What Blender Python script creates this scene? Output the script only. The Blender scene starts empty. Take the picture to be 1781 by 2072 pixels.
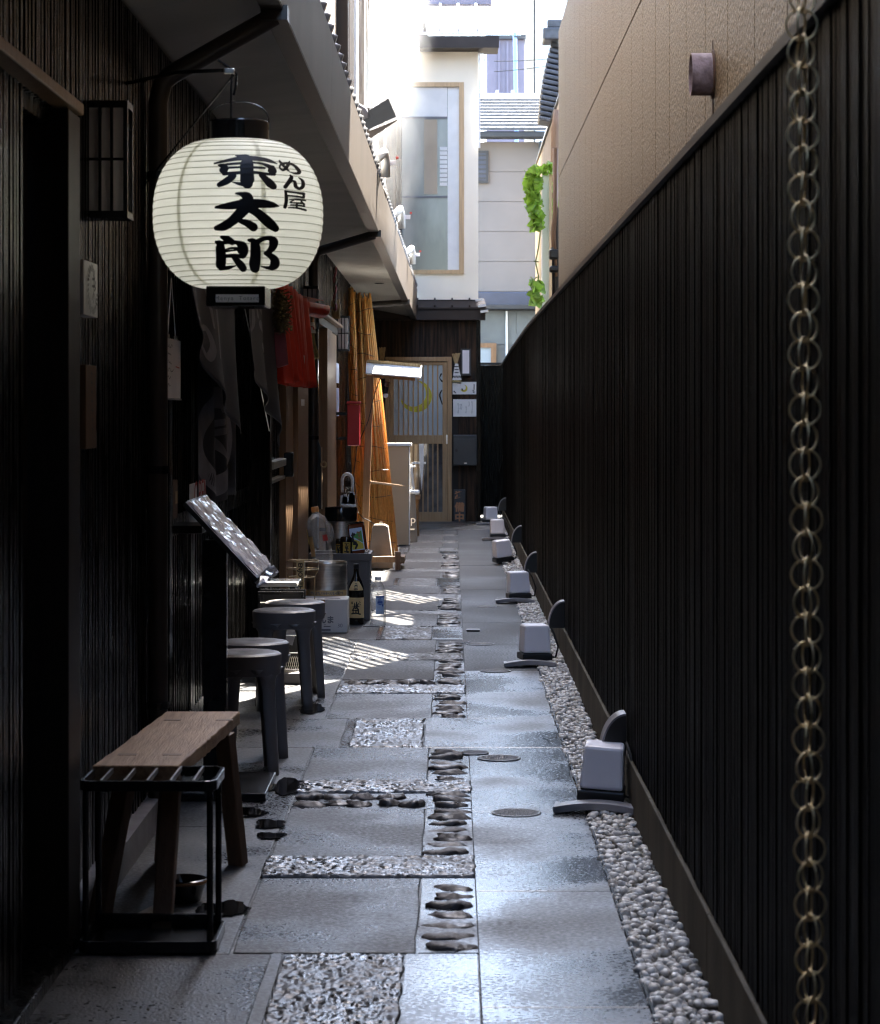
import bpy, bmesh, math, random
from mathutils import Vector, Matrix, noise
random.seed(11)
SC = bpy.context.scene
COL = SC.collection
R = math.radians

# ---------------------------------------------------------------- camera, sky, sun, exposure
EYE = 1.42
cam_d = bpy.data.cameras.new('camera')
cam = bpy.data.objects.new('camera', cam_d)
COL.objects.link(cam)
cam.location = (0, 0, EYE)
cam.rotation_euler = (R(90), 0, 0)
cam_d.sensor_fit = 'VERTICAL'
cam_d.sensor_height = 36.0
cam_d.sensor_width = 30.94
cam_d.lens = 5000 / 2072 * 36.0
cam_d.shift_x = -0.01134
cam_d.shift_y = -0.1009
cam_d.clip_start = 0.05
cam_d.clip_end = 500
cam_d.dof.use_dof = True
cam_d.dof.focus_distance = 12.5
cam_d.dof.aperture_fstop = 11.0
SC.camera = cam

SUN_EL, SUN_AZ = 56.0, 22.0          # degrees above the horizon, degrees right of the alley's axis
world = bpy.data.worlds.new('World')
SC.world = world
world.use_nodes = True
wn = world.node_tree.nodes
sky = wn.new('ShaderNodeTexSky')
sky.sky_type = 'NISHITA'
sky.sun_disc = False
sky.sun_elevation = R(SUN_EL)
sky.sun_rotation = R(SUN_AZ)
sky.air_density = 1.0
sky.dust_density = 1.5
sky.ozone_density = 1.0
world.node_tree.links.new(sky.outputs[0], wn['Background'].inputs[0])
wn['Background'].inputs[1].default_value = 0.15
sun_d = bpy.data.lights.new('sun', 'SUN')
sun_d.energy = 5.0
sun_d.angle = R(0.3)
sun_d.color = (1.0, 0.93, 0.82)
sun = bpy.data.objects.new('sun', sun_d)
COL.objects.link(sun)
SDIR = Vector((math.sin(R(SUN_AZ)) * math.cos(R(SUN_EL)), math.cos(R(SUN_AZ)) * math.cos(R(SUN_EL)), math.sin(R(SUN_EL))))
sun.rotation_euler = SDIR.to_track_quat('Z', 'Y').to_euler()
sun.location = SDIR * 40
SC.view_settings.view_transform = 'Standard'
SC.view_settings.look = 'None'
SC.view_settings.gamma = 1.0
SC.view_settings.exposure = 3.75
SC.view_settings.use_curve_mapping = False
try:
    SC.cycles.use_denoising = True
    SC.cycles.filter_width = 1.15
    SC.cycles.max_bounces = 12
    SC.cycles.transparent_max_bounces = 16
    SC.cycles.sample_clamp_indirect = 6.0
    SC.cycles.volume_step_rate = 2.0
    SC.cycles.volume_max_steps = 64
except Exception:
    pass

# ---------------------------------------------------------------- helpers
def at(px, py, d):
    """a point of the alley at distance d, from its place in the photograph (1781 px wide)"""
    return Vector(((px - 914) * d / 5000, d, EYE - (py - 827) * d / 5000))
def gx(px, d): return (px - 914) * d / 5000
def gz(py, d): return EYE - (py - 827) * d / 5000
def gd(py): return EYE * 5000 / (py - 827)

def world_loc(o):
    v = Vector((0, 0, 0))
    while o is not None:
        v += o.location
        o = o.parent
    return v

class MB:
    def __init__(self): self.v = []; self.f = []
    def add(self, vs, fs):
        n = len(self.v); self.v += [tuple(p) for p in vs]; self.f += [tuple(i + n for i in f) for f in fs]
        return self
    def box(self, x0, x1, y0, y1, z0, z1):
        if x0 > x1: x0, x1 = x1, x0
        if y0 > y1: y0, y1 = y1, y0
        if z0 > z1: z0, z1 = z1, z0
        return self.add([(x0,y0,z0),(x1,y0,z0),(x1,y1,z0),(x0,y1,z0),(x0,y0,z1),(x1,y0,z1),(x1,y1,z1),(x0,y1,z1)],
                        [(0,3,2,1),(4,5,6,7),(0,1,5,4),(1,2,6,5),(2,3,7,6),(3,0,4,7)])
    def obox(self, c, size, rot=None):
        c = Vector(c); hx, hy, hz = size[0]/2, size[1]/2, size[2]/2
        m = rot if rot is not None else Matrix.Identity(3)
        vs = [c + m @ Vector((sx*hx, sy*hy, sz*hz)) for sz in (-1,1) for sx, sy in ((-1,-1),(1,-1),(1,1),(-1,1))]
        return self.add(vs, [(0,3,2,1),(4,5,6,7),(0,1,5,4),(1,2,6,5),(2,3,7,6),(3,0,4,7)])
    def beam(self, p0, p1, w, h, up=(0,0,1)):
        p0, p1 = Vector(p0), Vector(p1)
        a = (p1 - p0).normalized(); s = a.cross(Vector(up))
        if s.length < 1e-4: s = a.cross(Vector((1,0,0)))
        s.normalize(); u = s.cross(a)
        vs = [p + s*sx*w/2 + u*sz*h/2 for p in (p0, p1) for sx, sz in ((-1,-1),(1,-1),(1,1),(-1,1))]
        return self.add(vs, [(0,3,2,1),(4,5,6,7),(0,1,5,4),(1,2,6,5),(2,3,7,6),(3,0,4,7)])
    def tube(self, pts, r, seg=8, closed=False):
        pts = [Vector(p) for p in pts]; n = len(pts); rings = []
        rr = r if isinstance(r, (list, tuple)) else [r] * n
        prev = None
        for i, p in enumerate(pts):
            a = pts[(i+1) % n] if (closed or i < n-1) else p
            b = pts[i-1] if (closed or i > 0) else p
            t = (a - b)
            if t.length < 1e-9: t = Vector((0,0,1))
            t.normalize()
            if prev is None:
                s = t.cross(Vector((0,0,1)))
                if s.length < 1e-3: s = t.cross(Vector((1,0,0)))
            else:
                s = prev - t * prev.dot(t)
            s.normalize(); prev = s; u = t.cross(s)
            rings.append([p + (s*math.cos(k*2*math.pi/seg) + u*math.sin(k*2*math.pi/seg)) * rr[i] for k in range(seg)])
        base = len(self.v)
        for ring in rings: self.v += [tuple(q) for q in ring]
        m = n if closed else n - 1
        for i in range(m):
            for k in range(seg):
                j = (i+1) % n
                self.f.append((base+i*seg+k, base+i*seg+(k+1)%seg, base+j*seg+(k+1)%seg, base+j*seg+k))
        if not closed:
            self.f.append(tuple(base+k for k in reversed(range(seg))))
            self.f.append(tuple(base+(n-1)*seg+k for k in range(seg)))
        return self
    def lathe(self, prof, c=(0,0,0), seg=24, rot=None, cap=True):
        c = Vector(c); base = len(self.v)
        for r, z in prof:
            for k in range(seg):
                a = k*2*math.pi/seg
                p = Vector((r*math.cos(a), r*math.sin(a), z))
                if rot is not None: p = rot @ p
                self.v.append(tuple(c + p))
        for i in range(len(prof)-1):
            for k in range(seg):
                self.f.append((base+i*seg+k, base+i*seg+(k+1)%seg, base+(i+1)*seg+(k+1)%seg, base+(i+1)*seg+k))
        if cap:
            if prof[0][0] > 1e-6: self.f.append(tuple(base+k for k in reversed(range(seg))))
            if prof[-1][0] > 1e-6: self.f.append(tuple(base+(len(prof)-1)*seg+k for k in range(seg)))
        return self
    def prism(self, poly, fn, t):
        """poly: 2D outline; fn(u, v, w) -> point; extruded w from 0 to t"""
        n = len(poly)
        vs = [fn(u, v, 0) for u, v in poly] + [fn(u, v, t) for u, v in poly]
        fs = [tuple(reversed(range(n))), tuple(range(n, 2*n))] + [(i, (i+1) % n, n+(i+1) % n, n+i) for i in range(n)]
        return self.add(vs, fs)
    def grid(self, nu, nv, fn):
        base = len(self.v)
        for j in range(nv+1):
            for i in range(nu+1): self.v.append(tuple(fn(i/nu, j/nv)))
        for j in range(nv):
            for i in range(nu):
                a = base + j*(nu+1) + i
                self.f.append((a, a+1, a+nu+2, a+nu+1))
        return self
    def ell(self, c, r, seg=10, rings=6, jit=0.0, rot=None):
        """a lumpy ellipsoid"""
        c = Vector(c); base = len(self.v); sd = random.random()*50
        self.v.append(tuple(c + ((rot @ Vector((0,0,-r[2]))) if rot else Vector((0,0,-r[2])))))
        for j in range(1, rings):
            th = math.pi*j/rings
            for k in range(seg):
                a = 2*math.pi*k/seg
                n = Vector((math.sin(th)*math.cos(a), math.sin(th)*math.sin(a), -math.cos(th)))
                q = 1 + jit*noise.noise(n*1.7 + Vector((sd,0,0)))
                p = Vector((n.x*r[0]*q, n.y*r[1]*q, n.z*r[2]*q))
                if rot: p = rot @ p
                self.v.append(tuple(c + p))
        self.v.append(tuple(c + ((rot @ Vector((0,0,r[2]))) if rot else Vector((0,0,r[2])))))
        top = len(self.v)-1
        for k in range(seg): self.f.append((base, base+1+(k+1)%seg, base+1+k))
        for j in range(rings-2):
            for k in range(seg):
                a = base+1+j*seg
                self.f.append((a+k, a+(k+1)%seg, a+seg+(k+1)%seg, a+seg+k))
        a = base+1+(rings-2)*seg
        for k in range(seg): self.f.append((a+k, a+(k+1)%seg, top))
        return self

def build(name, mb, m, parent=None, smooth=False, bevel=0.0, local=False, kind=None, label=None, auto=None):
    me = bpy.data.meshes.new(name)
    me.from_pydata(mb.v, [], mb.f)
    me.materials.append(m)
    me.update()
    bm = bmesh.new(); bm.from_mesh(me)
    bmesh.ops.recalc_face_normals(bm, faces=bm.faces)
    bm.to_mesh(me); bm.free()
    o = bpy.data.objects.new(name, me)
    COL.objects.link(o)
    if parent is not None:
        o.parent = parent
        if not local:
            w = world_loc(parent)
            me.transform(Matrix.Translation(-w))
    if smooth:
        me.polygons.foreach_set('use_smooth', [True]*len(me.polygons))
        if auto:
            me.set_sharp_from_angle(angle=R(auto))
    if bevel > 0:
        b = o.modifiers.new('bevel', 'BEVEL'); b.width = bevel; b.segments = 2; b.limit_method = 'ANGLE'; b.angle_limit = R(40)
        b.harden_normals = False
    if kind: o['kind'] = kind
    if label: o['label'] = label
    return o
def thing(name, label, cat, loc=(0,0,0), rz=0.0, group=None, kind=None):
    o = bpy.data.objects.new(name, None); COL.objects.link(o)
    o.location = loc; o.rotation_euler = (0,0,rz); o.empty_display_size = 0.1
    o['label'] = label; o['category'] = cat
    if group: o['group'] = group
    if kind: o['kind'] = kind
    return o
def tag(o, label, cat, group=None, kind=None):
    o['label'] = label; o['category'] = cat
    if group: o['group'] = group
    if kind: o['kind'] = kind
    return o
def kids(o): return [c for c in bpy.data.objects if c.parent is o]
def dup(root, loc, rz, label, group=None):
    r = root.copy(); COL.objects.link(r); r.location = loc; r.rotation_euler = (0,0,rz); r['label'] = label
    if group: r['group'] = group
    for ch in kids(root):
        if ch is r: continue
        c = ch.copy(); COL.objects.link(c); c.parent = r
        for g in kids(ch):
            if g is c: continue
            e = g.copy(); COL.objects.link(e); e.parent = c
    return r
def inst(src, parent, loc=None, rot=None, scale=None):
    o = src.copy(); COL.objects.link(o); o.parent = parent
    if loc is not None: o.location = loc
    if rot is not None: o.rotation_euler = rot
    if scale is not None: o.scale = scale
    return o
FRONT = Matrix(((1,0,0),(0,0,-1),(0,1,0)))       # text that faces the camera end of the alley
WALLL = Matrix(((0,0,1),(1,0,0),(0,1,0)))        # text on the left wall, facing the alley
def lettering(body, size, m, loc, rot, parent, name='lettering', align='CENTER', offset=0.0, space=1.0, vertical=False, sx=1.0, ls=1.0):
    c = bpy.data.curves.new(name, 'FONT')
    c.body = '\n'.join(body) if vertical else body
    c.size = size; c.align_x = align; c.align_y = 'CENTER'; c.offset = offset; c.space_character = space; c.space_line = ls
    c.resolution_u = 3
    tmp = bpy.data.objects.new('tmp', c); COL.objects.link(tmp)
    me = bpy.data.meshes.new_from_object(tmp.evaluated_get(bpy.context.evaluated_depsgraph_get()))
    bpy.data.objects.remove(tmp); bpy.data.curves.remove(c)
    me.name = name
    me.materials.clear(); me.materials.append(m)
    me.transform(Matrix.Diagonal((sx,1,1,1)))
    me.transform(rot.to_4x4())
    me.transform(Matrix.Translation(Vector(loc) - (world_loc(parent) if parent else Vector())))
    o = bpy.data.objects.new(name, me); COL.objects.link(o); o.parent = parent
    return o
def scribble(n, x0, x1, y, amp, seed):
    rnd = random.Random(seed); pts = []
    for i in range(n): pts.append((x0 + (x1-x0)*i/(n-1), y + rnd.uniform(-amp, amp)))
    return pts
def strokes_mesh(strokes, fn, wscale=1.0):
    """brush strokes: lists of (u, v, width); fn(u, v) -> 3D point. Each stroke is a ribbon with round ends."""
    mb = MB()
    for si, st in enumerate(strokes):
        pts = []
        P = [Vector((a, b, w)) for a, b, w in st]
        for i in range(len(P)-1):                       # Catmull-Rom
            p0 = P[max(i-1,0)]; p1 = P[i]; p2 = P[i+1]; p3 = P[min(i+2,len(P)-1)]
            for k in range(6):
                t = k/6
                pts.append(0.5*((2*p1)+(p2-p0)*t+(2*p0-5*p1+4*p2-p3)*t*t+(3*p1-p0-3*p2+p3)*t*t*t))
        pts.append(P[-1])
        L, Rr = [], []
        n = len(pts)
        for i, p in enumerate(pts):
            a = pts[min(i+1,n-1)]; b = pts[max(i-1,0)]
            t = Vector((a.x-b.x, a.y-b.y)); t = t.normalized() if t.length > 1e-9 else Vector((1,0))
            w = max(p.z, 1e-4)*0.5*wscale
            nn = Vector((-t.y, t.x))
            L.append((p.x+nn.x*w, p.y+nn.y*w)); Rr.append((p.x-nn.x*w, p.y-nn.y*w))
        vs = []
        def cap(p, t, w, sgn):
            out = []
            for k in range(1, 6):
                a = math.pi*k/6
                out.append((p.x + (-t.y*math.cos(a) + sgn*t.x*math.sin(a))*w, p.y + (t.x*math.cos(a) + sgn*t.y*math.sin(a))*w))
            return out
        t1 = (Vector((pts[-1].x-pts[-2].x, pts[-1].y-pts[-2].y))).normalized()
        t0 = (Vector((pts[1].x-pts[0].x, pts[1].y-pts[0].y))).normalized()
        e1 = cap(pts[-1], t1, max(pts[-1].z,1e-4)*0.5*wscale, 1)
        e0 = cap(pts[0], t0, max(pts[0].z,1e-4)*0.5*wscale, -1)
        lift = si*0.00025
        for i in range(n-1):
            mb.add([fn(*L[i], lift), fn(*Rr[i], lift), fn(*Rr[i+1], lift), fn(*L[i+1], lift)], [(0,1,2,3)])
        mb.add([fn(*q, lift) for q in [L[-1]]+e1+[Rr[-1]]], [tuple(range(7))])
        mb.add([fn(*q, lift) for q in [L[0]]+e0+[Rr[0]]], [tuple(range(7))])
    return mb

# ---------------------------------------------------------------- materials (procedural)
def mat(name, base, rough=0.6, metal=0.0, var=0.25, vscale=6.0, bump=0.0, bscale=60.0, stretch=(1,1,1), rvar=0.0, trans=0.0, ior=1.45,
        alpha=1.0, spec=0.5, emit=None, estr=0.0, sss=0.0, base2=None, coat=0.0, detail=5.0, contrast=(0.35,0.65)):
    m = bpy.data.materials.new(name); m.use_nodes = True
    nt = m.node_tree; N = nt.nodes; Lk = nt.links
    b = N['Principled BSDF']
    b.inputs['Roughness'].default_value = rough
    b.inputs['Metallic'].default_value = metal
    b.inputs['Specular IOR Level'].default_value = spec
    b.inputs['Transmission Weight'].default_value = trans
    b.inputs['IOR'].default_value = ior
    b.inputs['Alpha'].default_value = alpha
    b.inputs['Coat Weight'].default_value = coat
    b.inputs['Coat Roughness'].default_value = 0.1
    c1 = tuple(base) + (1,)
    b.inputs['Base Color'].default_value = c1
    if emit:
        b.inputs['Emission Color'].default_value = tuple(emit) + (1,); b.inputs['Emission Strength'].default_value = estr
    tc = N.new('ShaderNodeTexCoord'); mp = N.new('ShaderNodeMapping')
    mp.inputs['Scale'].default_value = stretch
    Lk.new(tc.outputs['Object'], mp.inputs['Vector'])
    if var > 0 or base2 is not None:
        nz = N.new('ShaderNodeTexNoise'); nz.inputs['Scale'].default_value = vscale; nz.inputs['Detail'].default_value = detail
        Lk.new(mp.outputs[0], nz.inputs['Vector'])
        rp = N.new('ShaderNodeValToRGB')
        rp.color_ramp.elements[0].position = contrast[0]; rp.color_ramp.elements[1].position = contrast[1]
        c2 = tuple(base2) if base2 is not None else tuple(min(1, c*(1+var)) for c in base)
        c0 = tuple(base) if base2 is not None else tuple(c*(1-var) for c in base)
        rp.color_ramp.elements[0].color = c0 + (1,); rp.color_ramp.elements[1].color = c2 + (1,)
        Lk.new(nz.outputs['Fac'], rp.inputs['Fac']); Lk.new(rp.outputs['Color'], b.inputs['Base Color'])
        if rvar > 0:
            mr = N.new('ShaderNodeMapRange'); mr.inputs['From Min'].default_value = 0.3; mr.inputs['From Max'].default_value = 0.7
            mr.inputs['To Min'].default_value = max(0.02, rough-rvar); mr.inputs['To Max'].default_value = min(1, rough+rvar)
            Lk.new(nz.outputs['Fac'], mr.inputs['Value']); Lk.new(mr.outputs[0], b.inputs['Roughness'])
    if bump > 0:
        n2 = N.new('ShaderNodeTexNoise'); n2.inputs['Scale'].default_value = bscale; n2.inputs['Detail'].default_value = 4
        Lk.new(mp.outputs[0], n2.inputs['Vector'])
        bp = N.new('ShaderNodeBump'); bp.inputs['Strength'].default_value = bump; bp.inputs['Distance'].default_value = 0.01
        Lk.new(n2.outputs['Fac'], bp.inputs['Height']); Lk.new(bp.outputs[0], b.inputs['Normal'])
    return m

def wet(name, dry, wetc, r_wet, r_dry, patch=1.2, thr=(0.42,0.6), grain=120.0, gstr=0.25, bdist=0.004, spec=0.5, speck=0.0):
    """wet mineral ground: damp and drying patches, fine grain"""
    m = bpy.data.materials.new(name); m.use_nodes = True
    nt = m.node_tree; N = nt.nodes; Lk = nt.links; b = N['Principled BSDF']
    b.inputs['Specular IOR Level'].default_value = spec
    tc = N.new('ShaderNodeTexCoord')
    geo = N.new('ShaderNodeNewGeometry')
    nz = N.new('ShaderNodeTexNoise'); nz.inputs['Scale'].default_value = patch; nz.inputs['Detail'].default_value = 4; nz.inputs['Roughness'].default_value = 0.5
    Lk.new(geo.outputs['Position'], nz.inputs['Vector'])
    mr = N.new('ShaderNodeMapRange'); mr.interpolation_type = 'SMOOTHSTEP'
    mr.inputs['From Min'].default_value = thr[0]; mr.inputs['From Max'].default_value = thr[1]
    Lk.new(nz.outputs['Fac'], mr.inputs['Value'])
    g = N.new('ShaderNodeTexNoise'); g.inputs['Scale'].default_value = grain; g.inputs['Detail'].default_value = 3
    Lk.new(geo.outputs['Position'], g.inputs['Vector'])
    mx = N.new('ShaderNodeMix'); mx.data_type = 'RGBA'
    mx.inputs['A'].default_value = tuple(wetc)+(1,); mx.inputs['B'].default_value = tuple(dry)+(1,)
    Lk.new(mr.outputs[0], mx.inputs['Factor'])
    m2 = N.new('ShaderNodeMix'); m2.data_type = 'RGBA'; m2.blend_type = 'OVERLAY'; m2.inputs['Factor'].default_value = 0.55
    Lk.new(mx.outputs['Result'], m2.inputs['A'])
    Lk.new(g.outputs['Fac'], m2.inputs['B'])
    Lk.new(m2.outputs['Result'], b.inputs['Base Color'])
    rr = N.new('ShaderNodeMapRange'); rr.inputs['To Min'].default_value = r_wet; rr.inputs['To Max'].default_value = r_dry
    Lk.new(mr.outputs[0], rr.inputs['Value'])
    g2 = N.new('ShaderNodeTexNoise'); g2.inputs['Scale'].default_value = grain*.55; g2.inputs['Detail'].default_value = 2
    Lk.new(geo.outputs['Position'], g2.inputs['Vector'])
    ga = N.new('ShaderNodeMapRange'); ga.inputs['From Min'].default_value = .3; ga.inputs['From Max'].default_value = .7; ga.inputs['To Min'].default_value = -.13; ga.inputs['To Max'].default_value = .17
    Lk.new(g2.outputs['Fac'], ga.inputs['Value'])
    ad = N.new('ShaderNodeMath'); ad.use_clamp = True; Lk.new(rr.outputs[0], ad.inputs[0]); Lk.new(ga.outputs[0], ad.inputs[1])
    mxm = N.new('ShaderNodeMath'); mxm.operation = 'MAXIMUM'; mxm.inputs[1].default_value = .07; Lk.new(ad.outputs[0], mxm.inputs[0])
    Lk.new(mxm.outputs[0], b.inputs['Roughness'])
    bp = N.new('ShaderNodeBump'); bp.inputs['Strength'].default_value = gstr; bp.inputs['Distance'].default_value = bdist
    Lk.new(g.outputs['Fac'], bp.inputs['Height']); Lk.new(bp.outputs[0], b.inputs['Normal'])
    return m

def glass(name, tint=(1,1,1), rough=0.02, alpha=0.25, spec=0.6):
    m = mat(name, tint, rough=rough, var=0, trans=0.0, spec=spec)
    nt = m.node_tree; N = nt.nodes
    out = [n for n in N if n.type == 'OUTPUT_MATERIAL'][0]
    tr = N.new('ShaderNodeBsdfTransparent'); tr.inputs[0].default_value = tuple(tint)+(1,)
    gl = N.new('ShaderNodeBsdfGlossy'); gl.inputs['Roughness'].default_value = rough
    fr = N.new('ShaderNodeFresnel'); fr.inputs['IOR'].default_value = 1.5
    mx = N.new('ShaderNodeMixShader')
    ml = N.new('ShaderNodeMath'); ml.operation = 'MULTIPLY'; ml.inputs[1].default_value = 0.55; nt.links.new(fr.outputs[0], ml.inputs[0])
    nt.links.new(ml.outputs[0], mx.inputs[0]); nt.links.new(tr.outputs[0], mx.inputs[1]); nt.links.new(gl.outputs[0], mx.inputs[2])
    tl = N.new('ShaderNodeBsdfTranslucent'); tl.inputs[0].default_value = (.9,.9,.9,1); df = N.new('ShaderNodeBsdfDiffuse'); df.inputs[0].default_value = (.9,.9,.9,1)
    m2 = N.new('ShaderNodeMixShader'); m2.inputs[0].default_value = .5; nt.links.new(tl.outputs[0], m2.inputs[1]); nt.links.new(df.outputs[0], m2.inputs[2])
    m3 = N.new('ShaderNodeMixShader'); m3.inputs[0].default_value = .10; nt.links.new(mx.outputs[0], m3.inputs[1]); nt.links.new(m2.outputs[0], m3.inputs[2])
    nt.links.new(m3.outputs[0], out.inputs['Surface'])
    return m

def translucent(name, col, frac=0.5, rough=0.6, var=0.1, vscale=20, bump=0.0, bscale=80, stretch=(1,1,1)):
    m = mat(name, col, rough=rough, var=var, vscale=vscale, bump=bump, bscale=bscale, stretch=stretch)
    nt = m.node_tree; N = nt.nodes
    out = [n for n in N if n.type == 'OUTPUT_MATERIAL'][0]
    t = N.new('ShaderNodeBsdfTranslucent'); t.inputs[0].default_value = tuple(col)+(1,)
    mx = N.new('ShaderNodeMixShader'); mx.inputs[0].default_value = frac
    nt.links.new(N['Principled BSDF'].outputs[0], mx.inputs[1]); nt.links.new(t.outputs[0], mx.inputs[2])
    nt.links.new(mx.outputs[0], out.inputs['Surface'])
    return m

M = {}
M['conc_path'] = wet('wet_concrete', (0.060,0.063,0.068), (0.026,0.028,0.032), 0.13, 0.60, patch=1.15, thr=(0.42,0.70), grain=130, gstr=0.24, bdist=0.003, spec=0.62)
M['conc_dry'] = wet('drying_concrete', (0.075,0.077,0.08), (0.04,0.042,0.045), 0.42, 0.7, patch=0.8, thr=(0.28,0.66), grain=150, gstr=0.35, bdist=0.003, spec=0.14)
M['slab_dry'] = wet('drying_granite', (0.08,0.076,0.073), (0.04,0.038,0.037), 0.42, 0.7, patch=1.2, thr=(0.28,0.66), grain=115, gstr=0.5, bdist=0.005, spec=0.16)
M['rough_dry'] = wet('drying_hewn_granite', (0.085,0.08,0.076), (0.05,0.047,0.046), 0.35, 0.6, patch=5, thr=(0.3,0.65), grain=70, gstr=0.5, bdist=0.006, spec=0.25)
M['conc_left'] = wet('damp_concrete', (0.055,0.057,0.06), (0.022,0.023,0.026), 0.25, 0.6, patch=1.3, thr=(0.35,0.6), grain=150, gstr=0.15, bdist=0.003)
M['slab'] = wet('paving_granite', (0.052,0.050,0.049), (0.020,0.0195,0.020), 0.22, 0.55, patch=1.9, thr=(0.36,0.64), grain=120, gstr=0.5, bdist=0.006, spec=0.34)
M['rough'] = wet('hewn_granite', (0.045,0.042,0.041), (0.014,0.013,0.013), 0.24, 0.42, patch=6, thr=(0.3,0.65), grain=140, gstr=0.35, bdist=0.004, spec=0.5)
M['cobble'] = wet('river_cobble', (0.085,0.072,0.066), (0.034,0.028,0.027), 0.36, 0.6, patch=4, thr=(0.35,0.6), grain=90, gstr=0.5, bdist=0.004)
M['mortar'] = wet('joint_mortar', (0.09,0.09,0.09), (0.03,0.03,0.03), 0.3, 0.6, patch=3, grain=120, gstr=0.4)
M['puddle'] = mat('puddle_water', (0.012,0.012,0.013), rough=0.03, var=0, spec=0.6)
M['pebble'] = mat('white_pebble', (0.30,0.265,0.225), rough=0.4, base2=(0.62,0.60,0.57), vscale=34, var=0.2, bump=0.1, bscale=90)
M['plinth'] = mat('plinth_concrete', (0.05,0.043,0.034), rough=0.8, spec=.1, base2=(0.10,0.086,0.066), vscale=3, stretch=(1,1,0.4), bump=0.25, bscale=70)
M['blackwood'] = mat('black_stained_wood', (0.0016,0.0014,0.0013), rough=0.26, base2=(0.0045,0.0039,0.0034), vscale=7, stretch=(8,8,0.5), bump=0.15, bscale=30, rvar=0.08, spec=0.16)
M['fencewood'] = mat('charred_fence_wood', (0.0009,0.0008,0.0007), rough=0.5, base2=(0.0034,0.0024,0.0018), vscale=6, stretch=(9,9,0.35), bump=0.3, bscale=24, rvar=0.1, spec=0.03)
M['darkboard'] = mat('weathered_dark_board', (0.011,0.008,0.006), rough=0.6, spec=0.2, base2=(0.075,0.040,0.022), vscale=4, stretch=(7,7,0.45), bump=0.3, bscale=22, contrast=(0.42,0.72))
M['jambwood'] = mat('dark_jamb_wood', (0.016,0.012,0.009), rough=0.5, base2=(0.03,0.023,0.017), vscale=5, stretch=(10,10,.5))
M['cedar'] = mat('cedar_jamb', (0.16,0.088,0.042), rough=0.45, base2=(0.23,0.13,0.065), vscale=5, stretch=(12,12,0.5), bump=0.1, bscale=30)
M['doorwood'] = mat('door_timber', (0.30,0.175,0.080), rough=0.42, base2=(0.40,0.25,0.125), vscale=5, stretch=(12,12,0.6), bump=0.06, bscale=30)
M['benchwood'] = mat('bench_timber', (0.19,0.112,0.062), rough=0.55, spec=.3, base2=(0.36,0.235,0.14), vscale=4, stretch=(14,1.2,14), bump=0.35, bscale=14, contrast=(0.3,0.7))
M['legwood'] = mat('bench_leg_timber', (0.11,0.06,0.032), rough=0.55, base2=(0.16,0.09,0.05), vscale=6, stretch=(10,10,1), bump=0.2, bscale=20)
M['postwood'] = mat('sign_post_timber', (0.26,0.14,0.065), rough=0.5, base2=(0.36,0.21,0.10), vscale=6, stretch=(10,10,0.8), bump=0.15, bscale=20)
M['soffit'] = mat('soffit_board', (0.40,0.385,0.35), rough=0.7, var=0.08, vscale=1.5, stretch=(1,2,1))
M['fascia'] = mat('fascia_sheet', (0.085,0.068,0.056), rough=0.5, var=0.14, vscale=2.5, bump=0.04, bscale=40)
M['gutter'] = mat('brown_gutter', (0.035,0.027,0.023), rough=0.35, var=0.15, vscale=8)
M['rooftile'] = mat('smoked_roof_tile', (0.075,0.078,0.085), rough=0.4, var=0.3, vscale=9, bump=0.1)
M['plaster'] = mat('beige_plaster', (0.42,0.34,0.25), rough=0.8, var=0.1, vscale=2, bump=0.1, bscale=90)
M['greyboard'] = mat('silvered_boards', (0.16,0.125,0.10), rough=0.65, base2=(0.42,0.37,0.32), vscale=4, stretch=(8,8,0.5), bump=0.3, bscale=22)
M['cream'] = mat('cream_wall', (0.90,0.83,0.70), rough=0.75, var=0.05, vscale=1.5)
M['paleframe'] = mat('pale_window_wood', (0.52,0.36,0.20), rough=0.5, var=0.12, vscale=6, stretch=(10,10,0.6))
M['brownmetal'] = mat('brown_sheet_metal', (0.03,0.021,0.018), rough=0.5, spec=.3, var=0.12, vscale=5)
M['seamroof'] = mat('galvanised_roof', (0.55,0.56,0.57), rough=0.35, metal=0.3, var=0.1, vscale=3)
M['frost'] = mat('frosted_pane', (0.30,0.345,0.37), rough=0.18, var=0.1, vscale=1.2, spec=0.6)
M['winglass'] = mat('window_pane', (0.10,0.108,0.108), rough=0.08, base2=(0.34,0.345,0.32), vscale=.9, spec=0.35, stretch=(1.6,1,.5), contrast=(.38,.62))  # pale patches in the colour stand in for reflections on the glass
M['darkglass'] = mat('dark_pane', (0.035,0.032,0.03), rough=0.06, base2=(0.12,0.11,0.105), vscale=7, spec=0.6)
M['moon'] = mat('yellow_paint', (0.50,0.42,0.03), rough=0.5, var=0.06)
M['stucco'] = mat('tan_stucco', (0.045,0.034,0.024), rough=0.5, base2=(0.225,0.168,0.108), vscale=95, bump=1.0, bscale=48, stretch=(1,1,1), contrast=(0.40,0.62), detail=2, spec=0.12)
M['gap'] = mat('joint_shadow_gap', (0.02,0.017,0.015), rough=0.8, var=0.1)
M['siding'] = mat('grey_siding', (0.19,0.172,0.16), rough=0.75, var=0.06, vscale=1.5, bump=0.1, bscale=60)
M['navy'] = mat('navy_sheet', (0.045,0.055,0.085), rough=0.4, var=0.1)
M['blocks'] = mat('grey_concrete_block', (0.13,0.14,0.137), rough=0.85, var=0.12, vscale=4, bump=0.2)
M['mauve'] = mat('mauve_metal_wall', (0.14,0.122,0.155), rough=0.5, var=0.06)
M['paleblue'] = mat('pale_render', (0.72,0.76,0.80), rough=0.7, var=0.04)
M['bluepipe'] = mat('blue_pipe', (0.20,0.32,0.62), rough=0.4, var=0.05)
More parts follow.
